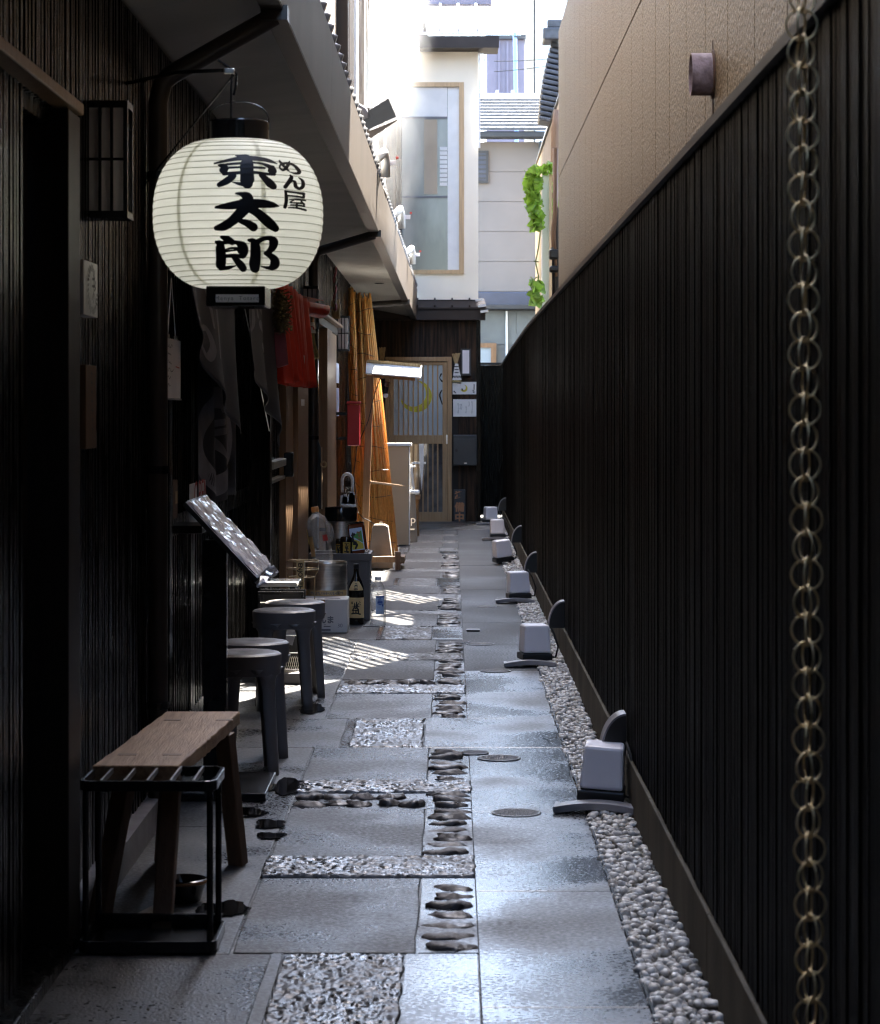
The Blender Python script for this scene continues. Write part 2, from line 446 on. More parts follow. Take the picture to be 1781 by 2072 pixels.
M['charcoal'] = mat('charcoal_frame', (0.03,0.033,0.037), rough=0.4, var=0.1)
M['black'] = mat('black_plastic', (0.012,0.012,0.013), rough=0.38, var=0.15, vscale=12)
M['blackmetal'] = mat('black_painted_steel', (0.012,0.0125,0.014), rough=0.25, var=0.2, vscale=20)
M['lacquer'] = mat('black_lacquer', (0.010,0.010,0.010), rough=0.16, var=0.1, coat=0.3)
M['ink'] = mat('black_ink', (0.010,0.010,0.012), rough=0.45, var=0.1)
M['stool'] = mat('grey_stool_plastic', (0.135,0.12,0.115), rough=0.42, var=0.06, vscale=5, bump=0.03, bscale=200)
M['white'] = mat('white_paint', (0.75,0.75,0.74), rough=0.5, var=0.05)
M['opal'] = mat('opal_lamp_plastic', (0.72,0.69,0.72), rough=0.35, var=0.04)
M['paper'] = mat('white_paper', (0.72,0.71,0.70), rough=0.7, var=0.05)
M['shoji'] = translucent('shoji_paper', (0.70,0.66,0.66), 0.4, var=0.03)
M['beige'] = mat('beige_cabinet', (0.54,0.40,0.255), rough=0.35, var=0.05, vscale=2)
M['greystone'] = mat('cut_grey_tile', (0.20,0.19,0.20), rough=0.4, var=0.2, vscale=10, bump=0.1)
M['concweight'] = mat('cast_concrete', (0.25,0.22,0.18), rough=0.8, var=0.12, vscale=8, bump=0.2, bscale=80)
M['reed'] = translucent('reed_cane', (0.84,0.47,0.145), 0.5, rough=0.32, var=0.3, vscale=9, bump=0.15, bscale=60, stretch=(9,9,.5))
M['wire'] = mat('dark_binding_wire', (0.05,0.03,0.015), rough=0.5, var=0)
M['red'] = mat('red_enamel', (0.40,0.025,0.03), rough=0.35, var=0.06)
M['redcloth'] = translucent('red_cloth', (0.70,0.075,0.045), 0.45, rough=0.3, var=0.12, vscale=10)
M['darkred'] = mat('dark_red_board', (0.20,0.008,0.008), rough=0.45, var=0.1)
M['navycloth'] = translucent('indigo_cloth', (0.020,0.021,0.030), 0.12, rough=0.5, var=0.25, vscale=12, bump=0.2, bscale=250)
M['whiteprint'] = translucent('white_dye', (0.22,0.22,0.24), 0.15, rough=0.6, var=0.15, vscale=20)
M['lpaper'] = translucent('lantern_paper', (0.82,0.82,0.765), 0.55, rough=0.55, var=0.04, vscale=9)
M['tape'] = translucent('lantern_tape', (0.66,0.66,0.57), 0.75, var=0.03)
M['rib'] = mat('lantern_rib', (0.42,0.41,0.33), rough=0.6, var=0.1)
M['straw'] = mat('rice_straw', (0.28,0.21,0.075), rough=0.55, var=0.4, vscale=40, stretch=(4,4,0.6), bump=0.4, bscale=60)
M['palestraw'] = mat('pale_broom_straw', (0.42,0.30,0.15), rough=0.6, var=0.3, vscale=40, stretch=(4,4,0.6), bump=0.3)
M['dried'] = mat('dried_cedar_sprigs', (0.045,0.030,0.014), rough=0.6, base2=(0.13,0.085,0.02), vscale=18)
M['leaf'] = translucent('vine_leaf', (0.15,0.26,0.03), 0.55, rough=0.4, var=0.6, vscale=14)
M['vinestem'] = mat('vine_stem', (0.10,0.12,0.04), rough=0.6, var=0.2)
M['polycarb'] = translucent('milky_polycarbonate', (0.62,0.66,0.60), 0.5, rough=0.2, var=0.04)
M['steel'] = mat('brushed_steel', (0.72,0.69,0.64), rough=0.36, metal=1.0, var=0.12, vscale=8, stretch=(1,1,12), bump=0.03, bscale=40)
M['crate'] = mat('grey_crate_plastic', (0.105,0.092,0.085), rough=0.45, var=0.1)
M['clear'] = glass('clear_plastic', (0.97,0.98,0.98), rough=0.03)
M['wrap'] = mat('crinkled_plastic_wrap', (0.30,0.29,0.31), rough=0.10, base2=(0.62,0.60,0.62), vscale=11, bump=0.9, bscale=16, spec=0.8, stretch=(1,0.7,1), contrast=(0.4,0.6))
M['amber'] = mat('amber_glass', (0.12,0.022,0.006), rough=0.06, var=0.2, spec=0.7)
M['darkglassb'] = mat('dark_bottle_glass', (0.010,0.008,0.007), rough=0.06, var=0.1, spec=0.7)
M['gold'] = mat('gold_label', (0.58,0.40,0.10), rough=0.4, var=0.15, metal=0.3)
M['kraft'] = mat('tan_label', (0.60,0.42,0.20), rough=0.6, var=0.1, vscale=15)
M['green'] = mat('green_label', (0.12,0.36,0.08), rough=0.5, var=0.1)
M['yellow'] = mat('yellow_label', (0.62,0.50,0.06), rough=0.5, var=0.1)
M['blue'] = mat('blue_print', (0.05,0.12,0.42), rough=0.5, var=0.1)
M['paleb'] = mat('pale_blue_label', (0.50,0.58,0.72), rough=0.5, var=0.15, vscale=20)
M['orange'] = mat('orange_cap', (0.52,0.24,0.08), rough=0.45, var=0.05)
M['carton'] = mat('white_carton', (0.60,0.58,0.56), rough=0.6, var=0.05)
M['copperp'] = mat('orange_brown_print', (0.36,0.16,0.07), rough=0.55, var=0.1)
M['rust'] = mat('rusty_pipe', (0.12,0.075,0.07), rough=0.6, base2=(0.27,0.19,0.19), vscale=22, bump=0.3, bscale=60)
M['rustdark'] = mat('rust_stain', (0.07,0.035,0.02), rough=0.8, var=0.3)
M['brass'] = mat('aged_brass', (0.62,0.48,0.26), rough=0.48, metal=0.6, var=0.3, vscale=20)
M['goldwire'] = mat('champagne_wire', (0.58,0.50,0.34), rough=0.35, metal=0.6, var=0.1)
M['redprint'] = mat('red_print', (0.42,0.03,0.02), rough=0.6, var=0.05)
M['greyprint'] = mat('grey_print', (0.16,0.16,0.18), rough=0.6, var=0.05)
M['plaque'] = mat('cedar_plaque', (0.15,0.075,0.035), rough=0.5, var=0.2, stretch=(10,10,0.7))
M['capmetal'] = mat('worn_cap_metal', (0.22,0.22,0.225), rough=0.42, spec=.5, var=.2, vscale=60)
M['rubber'] = mat('black_rubber', (0.015,0.015,0.015), rough=0.6, var=0.1)
# ================================================================= GROUND
g = MB().box(-30, 40, -12, 140, -0.5, -0.035)
o = build('ground', g, M['mortar'], kind='structure'); o['label'] = 'dark damp mortar bed under the alley paving'

rows = [('block',4.6,6.44),('slab',6.46,7.48),('strip',7.5,7.83),('slab',7.85,8.78),('pebble',8.79,9.14),('strip',9.15,9.42),('slab',9.43,10.35),
        ('block',10.37,11.33),('slab',11.35,12.32),('strip',12.33,12.69),('pebble',12.70,12.95),('slab',12.96,13.94),('strip',13.95,14.33),
        ('slab',14.34,15.17),('block',15.2,16.1),('slab',16.12,17.08),('strip',17.1,17.39),('slab',17.41,18.48),('strip',18.5,18.95),
        ('slab',18.97,19.75),('block',19.8,20.7),('slab',20.72,21.6),('strip',21.62,21.95),('slab',21.97,22.9),('strip',22.92,23.3),
        ('slab',23.32,24.3),('block',24.32,25.2),('slab',25.22,26.2),('strip',26.22,26.6),('slab',26.62,27.6),('strip',27.62,27.95),('slab',27.97,28.9)]
XL, XR, XC = -0.575, -0.09, 0.07        # left edge of the slabs, their right edge, right edge of the cobble strip

# right half: cast concrete path (one panel mesh, joints between the others)
def wavy_panel(x0, x1, y0, y1, ztop, seed=0, n=1):
    return MB().box(x0, x1, y0, y1, -0.034, ztop)
path = build('paving', MB().box(-1.30, 0.475, -10, 4.58, -0.034, 0.0), M['conc_path'], kind='structure')
path['label'] = 'wet stone and concrete paving of the alley'
build('joint_bed', MB().box(-1.29, 0.468, 4.585, 30.9, -0.0345, -0.006), M['mortar'], path)
edges = [4.59, 5.86, 7.27, 8.70, 10.36, 11.34, 12.26, 13.4, 14.9, 16.4, 17.9, 19.4, 20.9, 22.4, 23.9, 25.4, 26.9, 28.92]
for a, b in zip(edges[:-1], edges[1:]):
    x0 = XC
    if abs(a-10.36) < .01: x0 = -0.118
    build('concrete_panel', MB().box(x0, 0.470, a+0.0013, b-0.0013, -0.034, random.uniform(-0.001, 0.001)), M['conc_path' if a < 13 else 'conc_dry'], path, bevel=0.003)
# fill between rough block and concrete at block rows, bed under cobbles
for kind, a, b in rows:
    if kind == 'block':
        if abs(a-10.37) > .01:
            build('concrete_panel', MB().box(-0.118, XC-0.004, a+.003, b-.003, -0.034, 0.0), M['conc_path'], path)
    elif kind in ('slab', 'pebble'):
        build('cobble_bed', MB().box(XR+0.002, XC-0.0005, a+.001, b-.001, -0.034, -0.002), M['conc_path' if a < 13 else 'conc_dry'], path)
# left half: concrete apron in front of the shops
last = 4.6
lefts = []
for kind, a, b in rows:
    if kind == 'block':
        if a > last + 0.1: lefts.append((last, a))
        last = b
lefts.append((last, 28.9))
for a, b in lefts:
    n = max(1, round((b-a)/2.0))
    for i in range(n):
        build('concrete_panel', MB().box(-1.30, XL-0.006, a+(b-a)*i/n+.004, a+(b-a)*(i+1)/n-.004, -0.034, random.uniform(-0.004, -0.001)), M['conc_left'], path, bevel=0.004)
def rough_grid(x0, x1, y0, y1, amp, n, m, z=0.0, seed=0.0):
    def f(u, v):
        x = x0+(x1-x0)*u; y = y0+(y1-y0)*v
        e = min(u, 1-u, v, 1-v)*min(n, m)
        wob = 0.010*noise.noise(Vector((x*9, y*9, seed)))
        h = noise.fractal(Vector((x*14, y*14, seed)), 0.9, 2.1, 3)*amp*.25
        h += noise.noise(Vector((x*55, y*70, seed+7)))*amp*.42 - amp*1.0*max(0, noise.noise(Vector((x*30, y*36, seed+3)))-.28)
        if e < 0.5: return Vector((x+wob, y+wob*.6, -0.009))
        return Vector((x+wob*(1 if e < 2 else 0), y+wob*.6*(1 if e < 2 else 0), z+h))
    return MB().grid(n, m, f)
def slab_piece(x0, x1, y0, y1, name, seed):
    rn = random.Random(seed)
    j = lambda: rn.uniform(-0.006, 0.006)
    z = rn.uniform(-0.002, 0.003)
    mb = MB()
    pts = []
    def side(p, q, n):
        for i in range(n):
            t = i/n
            pts.append((p[0]+(q[0]-p[0])*t + j()*.5, p[1]+(q[1]-p[1])*t + j()*.4))
    side((x0,y0),(x1,y0),5); side((x1,y0),(x1,y1),5); side((x1,y1),(x0,y1),5); side((x0,y1),(x0,y0),5)
    mb.prism(pts, lambda u, v, w: Vector((u, v, -0.034+w)), 0.034+z)
    return build(name, mb, M['slab' if y0 < 12.5 else 'slab_dry'], path, bevel=0.005)
pebble_src = []
for i in range(5):
    mb = MB().ell((0,0,0), (0.072, 0.050, 0.022), 16, 8, 0.5)
    o = build('cobble', mb, M['cobble'], path, smooth=True, local=True); o.location = (0, -40-i, -1)
    pebble_src.append(o)
used = [0]*5
def cobble(x, y, sx, sy, rz, z=0.0):
    i = random.randrange(5); s = pebble_src[i]
    o = s if used[i] == 0 else inst(s, path)
    used[i] = 1
    o.location = (x, y, z); o.rotation_euler = (random.uniform(-.06,.06), random.uniform(-.06,.06), rz); o.scale = (sx, sy, random.uniform(.75, 1.15))
    return o
for k, (kind, a, b) in enumerate(rows):
    far = a > 17
    if kind == 'slab':
        slab_piece(XL, XR-0.003, a, b, 'stone_slab', k)
        y = a + 0.06
        while y < b-0.03 and y < 24:
            cobble((XR+XC)/2 + random.uniform(-.012, .012), y, random.uniform(.88, 1.12), random.uniform(.75, 1.15), random.uniform(-.22, .22), random.uniform(-.013, -.008))
            y += random.uniform(0.118, 0.155)
    elif kind == 'strip':
        if far: n, m, am = 30, 8, .010
        else: n, m, am = 110, 60, .013
        build('hewn_stone', rough_grid(XL-0.01, XC+0.005, a, b, am, n, m, 0.004, k*3.1), M['rough' if a < 13 else 'rough_dry'], path, smooth=True)
    elif kind == 'block':
        if far: n, m, am = 30, 30, .010
        elif a < 6: n, m, am = 100, 240, .014
        else: n, m, am = 70, 90, .014
        build('hewn_stone', rough_grid(-0.437, -0.122, a, b, am, n, m, 0.002, k*3.1), M['rough' if a < 13 else 'rough_dry'], path, smooth=True)
        build('concrete_panel', MB().box(-0.468, -0.439, a, b, -0.034, 0.001), M['conc_path'], path)
        slab_piece(-1.30, -0.472, a, b, 'stone_slab', k+100)
    elif kind == 'pebble':
        build('cobble_bed', MB().box(XL, XR, a, b, -0.034, -0.004), M['conc_left'], path)
        for i in range(9):
            cobble(XL+0.06+ (i % 5)*0.096+random.uniform(-.02,.02), a+(b-a)*(0.28 if i < 5 else 0.72)+random.uniform(-.03,.03), random.uniform(.55,.85), random.uniform(.9,1.3), random.uniform(-.3,.3), -0.008)
        y = a + 0.05
        while y < b:
            cobble((XR+XC)/2, y, random.uniform(.9,1.1), random.uniform(.8,1.1), random.uniform(-.15,.15), -0.009); y += 0.125
build('stone_slab', MB().box(-1.30, 0.64, 28.92, 31.0, -0.034, 0.006), M['slab'], path, bevel=0.006)
# rough cut patch cracks in the concrete path
for (px, py, w) in ((1045,1646,101),(1010,1535,88),(960,1524,58),(1003,1358,63),(972,1304,58),(930,1300,40),(985,1228,40)):
    d = gd(py); x = gx(px, d); r = w/2*d/5000
    t = thing('drain_cap', {1646:'largest round studded drain cap, nearest in the wet path', 1535:'round drain cap beside a smaller one, below the arched lamp tile', 1524:'smaller round cap touching its larger neighbour in the path', 1358:'round drain cap in the path left of the second garden lamp', 1304:'right one of two small caps near the sunlit stripes', 1300:'left one of two small caps near the sunlit stripes', 1228:'farthest faint round cap in the path'}[py], 'drain cap', (x, d, 0), group='round caps set in the path')
    build('rim', MB().lathe([(r,0.0005),(r,0.004),(r*.93,0.005),(r*.90,0.003),(r*.90,0.0005)], (x,d,0), 32), M['capmetal'], t, smooth=True)
    mb = MB().lathe([(0.0001,0.0025),(r*.9,0.0025)], (x,d,0), 24, cap=False)
    build('lid', mb, M['greystone'], t)
    mb = MB()
    n = 0
    for i in range(-6, 7):
        for j in range(-6, 7):
            qx, qy = (i+0.5*(j % 2))*r*.15, j*r*.14
            if qx*qx+qy*qy < (r*.85)**2: mb.ell((x+qx, d+qy, 0.003), (r*.05, r*.05, .003), 6, 3)
    s = build('stud', mb, M['capmetal'], t, kind='stuff')

# puddles: thin sheets of water with a ragged rim
def puddle(px, py, wpx, hpx, label, seed):
    d = gd(py); x = gx(px, d); rx = wpx/2*d/5000; ry = hpx/2*d*d/(5000*EYE)
    rn = random.Random(seed); n = 40; pts = []
    for i in range(n):
        a = 2*math.pi*i/n
        q = .9 + 0.42*noise.noise(Vector((math.cos(a)*1.5, math.sin(a)*1.5, seed*3.7))) + 0.22*noise.noise(Vector((math.cos(a)*5, math.sin(a)*5, seed*1.7)))
        pts.append((x+rx*q*math.cos(a), d+ry*q*math.sin(a)))
    o = build('puddle', MB().prism(pts, lambda u, v, w: Vector((u, v, 0.0005+w)), 0.0035), M['puddle'])
    tag(o, label, 'puddle', 'puddles on the shop front concrete')
puddle(444, 1842, 122, 40, 'oval dark puddle on the concrete beside the wooden bench leg', 1)
puddle(548, 1668, 66, 22, 'middle small dark puddle at the edge of the stone slabs', 2)
puddle(546, 1692, 60, 16, 'narrow dark puddle just nearer than the small middle one', 3)
puddle(580, 1592, 70, 30, 'ragged puddle by the foot plate of the tilted menu stand', 4)
puddle(490, 1645, 105, 18, 'long thin dark puddle behind the bench leg', 5)
puddle(628, 1436, 60, 18, 'pale puddle under the far stools', 6)

# white pebble strip beside the fence
random.seed(5)
gm = MB()
bed = build('gravel_bed', MB().box(0.474, 0.640, 2.0, 31.0, -0.034, -0.02), M['mortar'], kind='structure'); bed['label'] = 'dark bed under the white pebbles'
y = 4.2
while y < 31:
    sp = 0.0245 if y < 12 else (0.027 if y < 20 else 0.032)
    seg, rg = (9, 6) if y < 9 else ((7, 4) if y < 14 else (5, 3))
    x = 0.484
    while x < 0.632:
        for lay in (0, 1):
            if lay == 1 and (random.random() < .45): continue
            s = sp*random.uniform(.38, .72)
            if lay == 0 and random.random() < .08: continue
            gm.ell((x+random.uniform(-.5,.5)*sp, y+random.uniform(-.5,.5)*sp, -0.014+lay*0.012+random.uniform(-.004,.005)),
                   (s*random.uniform(.9,1.5), s*random.uniform(.7,1.15), s*random.uniform(.6,.9)), seg, rg, 0.3, Matrix.Rotation(random.uniform(0,3.14),3,'Z'))
        x += sp*1.05
    y += sp*1.05
gv = build('white_pebbles', gm, M['pebble'], smooth=True, kind='stuff'); gv['label'] = 'strip of white pebbles between the wet path and the black fence'
gv['category'] = 'gravel'
o = build('edging', MB().box(0.471, 0.478, 2.0, 31.0, -0.034, 0.004), M['blackmetal'], kind='structure'); o['label'] = 'thin black metal edging along the pebbles'

# ================================================================= BLACK FENCE, right
FT = [(2.5,2.13),(20.0,2.125),(27.0,2.06),(31.0,1.985)]
def ftop(y):
    for (a, za), (b, zb) in zip(FT[:-1], FT[1:]):
        if y <= b: return za+(zb-za)*(y-a)/(b-a)
    return FT[-1][1]
fen = thing('fence', 'long black timber fence of fine vertical battens on a concrete footing', 'fence', (0.64, 17, 0))
y = 2.5
while y < 30.9:
    e = min(y+1.82, 31.0)
    build('footing', MB().box(0.634, 0.76, y+.003, e-.003, -0.03, 0.165), M['plinth'], fen, bevel=0.004)
    zt = min(ftop(y), ftop(e)) - 0.035
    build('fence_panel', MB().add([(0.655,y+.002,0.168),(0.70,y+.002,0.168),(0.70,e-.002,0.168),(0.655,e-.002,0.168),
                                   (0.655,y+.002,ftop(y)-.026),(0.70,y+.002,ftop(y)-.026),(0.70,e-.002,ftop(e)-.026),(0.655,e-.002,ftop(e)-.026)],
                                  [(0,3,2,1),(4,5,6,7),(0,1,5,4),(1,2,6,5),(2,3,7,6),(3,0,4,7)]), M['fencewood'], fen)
    mb = MB()
    za, zb = ftop(y), ftop(e)
    mb.add([(0.628,y,za-.024),(0.72,y,za-.024),(0.72,e-.003,zb-.024),(0.628,e-.003,zb-.024),(0.628,y,za),(0.72,y,za),(0.72,e-.003,zb),(0.628,e-.003,zb)],
           [(0,3,2,1),(4,5,6,7),(0,1,5,4),(1,2,6,5),(2,3,7,6),(3,0,4,7)])
    build('cap_rail', mb, M['brownmetal'], fen)
    y = e
mb = MB(); y = 2.52; k = 0
random.seed(3)
while y < 30.98:
    w = random.uniform(.033, .0385); pr = random.uniform(.0085, .0125)
    mb.box(0.655-pr, 0.6545, y, y+w, 0.170, ftop(y)-.027)
    y += .042
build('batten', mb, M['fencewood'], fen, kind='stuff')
# end of the fence turning right, and the low black wall of the side passage
mb = MB().box(0.66, 1.6, 31.02, 31.07, 0.0, 1.97)
build('fence_return', mb, M['fencewood'], fen)
lw = thing('low_wall', 'low black board wall across the side passage beyond the fence end', 'wall', (0.7, 33, 0))
for i in range(9):
    build('board', MB().box(0.30+i*.15, 0.30+i*.15+.146, 33.0, 33.03, 0, 2.0+0.0*i), M['blackwood'], lw)
build('backing', MB().box(0.30, 1.65, 33.031, 33.06, 0, 1.99), M['blackwood'], lw)
build('coping', MB().box(0.28, 1.66, 32.97, 33.08, 2.003, 2.035), M['charcoal'], lw)

# ================================================================= TAN STUCCO BUILDING behind the fence
tan = thing('stucco_building', 'tall tan stucco building with vertical panel joints rising above the fence', 'building', (0.9, 12, 0))
build('core', MB().box(0.925, 5.0, 3.0, 16.60, 0, 9.0).box(0.925, 5.0, 16.60, 20.75, 0, 4.55), M['gap'], tan)
y = 3.05; k = 0
while y < 20.7:
    e = min(y+0.715, 20.8)
    top = 9.0 if e < 16.7 else 4.6
    cuts = [0.0, 3.36, top] if top < 5 else [0.0, 3.36, 6.2, top]
    for z0, z1 in zip(cuts[:-1], cuts[1:]):
        build('wall_panel', MB().box(0.90, 0.93, y+.004, e-.004, z0+.005, z1-.004), M['stucco'], tan, bevel=0.003)
    y = e
# end face
build('wall_panel', MB().box(0.905, 5.0, 20.76, 20.80, 0, 4.6), M['stucco'], tan)
build('roof_deck', MB().box(0.932, 5.0, 16.61, 20.75, 4.56, 4.60), M['brownmetal'], tan)
# unseen slatted screen, added to cast the sun stripes on the floor
aw = thing('shadow_slats', 'added unseen slatted screen that shapes the sun stripes on the paving', 'gobo', (1.6, 19, 4.6))
ZA = 5.9
kx, ky = math.sin(R(SUN_AZ))/math.tan(R(SUN_EL)), math.cos(R(SUN_AZ))/math.tan(R(SUN_EL))
u = Vector((0.37, -0.93)).normalized(); n2 = Vector((u.y, -u.x))
def up(p): return Vector((p[0]+ZA*kx, p[1]+ZA*ky))
# floor windows (s along u, t across) where light gets through, read off the paving
open_solid = [((-0.10,14.75),(0.05,14.3),0.05),((-0.62,17.3),(-0.30,16.2),0.16)]
open_strip = [((-0.47,17.4),(0.02,15.9),0.22),((-0.80,15.35),(-0.36,14.1),0.36),((-0.70,14.3),(-0.42,13.5),0.30),((-0.30,14.2),(0.0,13.3),0.32),((-0.60,19.3),(-0.30,18.3),0.36),((-0.28,18.6),(0.0,17.7),0.36)]
def st(p):
    q = up(p); return q.dot(u), q.dot(n2)
sol = []; stp = []
for L, out in ((open_solid, sol), (open_strip, stp)):
    for a, b, w in L:
        s0, t0 = st(a); s1, t1 = st(b)
        out.append((min(s0,s1), max(s0,s1), (t0+t1)/2 - w/2, (t0+t1)/2 + w/2))
c0 = up((0.0, 17.5))
smid, tmid = c0.dot(u), c0.dot(n2)
t = tmid-4.6; mb = MB(); pitch = .075; nsl = 0
while t < tmid+4.6:
    lo_, hi_ = -1e9, 1e9
    for bound, comp, nn3 in (((0.30, 3.4), u.x, n2.x*(t+pitch/2)), ((16.65, 24.0), u.y, n2.y*(t+pitch/2))):
        q0, q1 = sorted(((bound[0]-nn3)/comp, (bound[1]-nn3)/comp))
        lo_, hi_ = max(lo_, q0), min(hi_, q1)
    if hi_-lo_ < .1:
        t += pitch; nsl += 1; continue
    iv = [(lo_, hi_)]
    cut = [(a, b) for a, b, p, q in sol if p < t+pitch/2 < q]
    for a, b in sorted(cut):
        new = []
        for p, q in iv:
            if b <= p or a >= q: new.append((p, q)); continue
            if a > p: new.append((p, a))
            if b < q: new.append((b, q))
        iv = new
    pieces = []
    for p, q in iv:
        segs = [(p, q, 1)]
        for a, b, tp, tq in stp:
            if not (tp < t+pitch/2 < tq): continue
            new = []
            for p2, q2, full in segs:
                lo, hi = max(a, p2), min(b, q2)
                if hi <= lo: new.append((p2, q2, full)); continue
                if lo > p2: new.append((p2, lo, full))
                new.append((lo, hi, 0))
                if hi < q2: new.append((hi, q2, full))
            segs = new
        pieces += segs
    for p, q, full in pieces:
        w = pitch*1.02 if full else pitch*.68
        dz = 0.006 if nsl % 2 else 0.0
        cpt = u*(p+q)/2 + n2*(t+w/2)
        rot = Matrix.Rotation(math.atan2(u.y, u.x), 3, 'Z')
        mb.obox((cpt.x, cpt.y, ZA+dz), (q-p, w, 0.004), rot)
    t += pitch; nsl += 1
build('slat', mb, M['darkboard'], aw, kind='stuff')
for px, py in ((1.0,17.0),(1.0,20.5),(3.2,17.0),(3.2,20.5)):
    build('post', MB().box(px-.04, px+.04, py-.04, py+.04, 4.605, ZA-.05), M['darkboard'], aw)
for py in (17.0, 20.5):
    build('rafter', MB().box(0.32, 3.4, py-.03, py+.03, ZA-.05, ZA-.006), M['darkboard'], aw)
# vent pipe on the stucco wall
vt = thing('vent_pipe', 'short rusty round vent pipe jutting from the tan stucco wall', 'vent pipe', (0.9, 8.5, 2.55))
c = Vector((0.9, 8.5, 2.57))
rotx = Matrix.Rotation(R(90), 3, 'Y')
mb = MB().lathe([(0.073,0.001),(0.073,-0.078),(0.069,-0.078),(0.069,0.0)], c, 28, Matrix.Rotation(R(90),3,'Y'), cap=False)
build('pipe', mb, M['rust'], vt, smooth=True, auto=40)
build('flange', MB().lathe([(0.071,-0.0005),(0.084,-0.001),(0.084,-0.006),(0.0725,-0.008)], c, 28, rotx, cap=False), M['rustdark'], vt)
build('damper', MB().lathe([(0.0001,-0.02),(0.069,-0.02)], c, 28, rotx, cap=False), M['black'], vt)
build('stain', MB().box(0.8965, 0.8985, 8.485, 8.51, 2.39, 2.495).box(0.8965,0.8985,8.49,8.508,2.645,2.685), M['rustdark'], vt)

# near right: dark timber wall of the covered passage the camera stands in
nw = thing('passage_building', 'black boarded passage building at the near right edge with its eave overhead', 'building', (0.66, 1, 0))
build('wall', MB().box(0.66, 0.9, -8, 4.22, 0, 4.4), M['blackwood'], nw)
mb = MB(); y = 0.0
while y < 4.2: mb.box(0.648, 0.659, y, y+.03, 0.0, 4.3); y += .06
build('batten', mb, M['blackwood'], nw, kind='stuff')
build('roof_and_shade_strip', MB().box(-1.6, 1.2, -8, 2.5, 2.95, 3.05).box(-0.50, 0.12, 2.5, 6.2, 2.95, 3.05), M['blackwood'], nw)  # second box: unseen strip added over the alley to darken the near floor
build('rear_wall', MB().box(-1.6, 1.2, -8.1, -8.0, 0, 3.0), M['blackwood'], nw)
# ================================================================= LEFT BUILDING (row of small restaurants)
WX = -1.05                                   # face of the boarded wall
def ex(d): return -0.57+0.00575*(d-8.4)      # outer lip of the eave
def ez(d): return 2.775-0.0104*(d-8.4)
lb = thing('restaurant_row', 'long black boarded row of small restaurants with a tiled eave along the alley', 'building', (-1.3, 18, 0))
# wall sections, split at the doorways
secs = [(-8,6.0),(6.62,8.75),(13.55,14.9),(16.75,18.45),(21.7,31.0)]
doors = [(6.0,6.62),(8.75,13.55),(14.9,16.75),(18.45,21.7)]
for a, b in secs:
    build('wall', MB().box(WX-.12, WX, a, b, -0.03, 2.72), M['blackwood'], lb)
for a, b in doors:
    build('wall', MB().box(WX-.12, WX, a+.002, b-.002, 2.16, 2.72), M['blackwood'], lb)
random.seed(9)
mb = MB()
for a, b in secs + doors:
    z0 = 0.02 if (a, b) in secs else 2.2
    y = max(a, 4)+.02
    while y < b-.03:
        w = .026
        mb.box(WX+.0005, WX+.0135+random.uniform(-.002,.002), y, y+w, z0, 2.70); y += .047
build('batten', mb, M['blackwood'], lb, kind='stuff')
# soffit, fascia, gutter
def ruled(y0, y1, f0, f1, t):
    """sheet between two edge lines, t thick downwards"""
    p = [f0(y0), f1(y0), f1(y1), f0(y1)]
    q = [v + Vector((0,0,t)) for v in p]
    return MB().add(p+q, [(0,3,2,1),(4,5,6,7),(0,1,5,4),(1,2,6,5),(2,3,7,6),(3,0,4,7)])
jn = [2.6, 6.6, 11.3, 16.0, 20.7, 25.4, 31.0]
for a, b in zip(jn[:-1], jn[1:]):
    n = 3
    for i in range(n):
        y0, y1 = a+(b-a)*i/n, a+(b-a)*(i+1)/n
        build('soffit_board', ruled(y0+.002, y1-.002, lambda d: Vector((-1.16, d, 2.725-.0008*d)), lambda d: Vector((ex(d)-.072, d, ez(d)+.03)), .015), M['soffit'], lb)
    build('gutter_board', ruled(a+.0015, b-.0015, lambda d: Vector((ex(d)-.075, d, ez(d)-.005)), lambda d: Vector((ex(d)-.002, d, ez(d)-.005)), .05), M['gutter'], lb)
    build('fascia_panel', MB().add([v for d in (a+.002, b-.002) for v in ((ex(d)-.02,d,ez(d)),(ex(d),d,ez(d)),(ex(d)+.01,d,ez(d)+.37),(ex(d)-.02,d,ez(d)+.37))],
          [(0,1,2,3),(7,6,5,4),(0,4,5,1),(1,5,6,2),(2,6,7,3),(3,7,4,0)]), M['fascia'], lb)
build('soffit_board', MB().box(-1.16, -0.6, -8, 2.59, 2.72, 2.735), M['soffit'], lb)
# eave roof and its tile ends
build('roof', ruled(2.6, 31.0, lambda d: Vector((-1.0, d, ez(d)+.53)), lambda d: Vector((ex(d)-.021, d, ez(d)+.335)), .03), M['rooftile'], lb)
src = build('roof_tile', MB().tube([(-0.44,0,0.19),(-0.02,0,0.0),(0.012,0,-.015)], .05, 8), M['rooftile'], lb, smooth=True, local=True)
y = 6.0; first = True
while y < 30.9:
    o = src if first else inst(src, lb)
    first = False
    o.location = Vector((ex(y)-.01, y, ez(y)+.385)) - world_loc(lb)
    y += .29
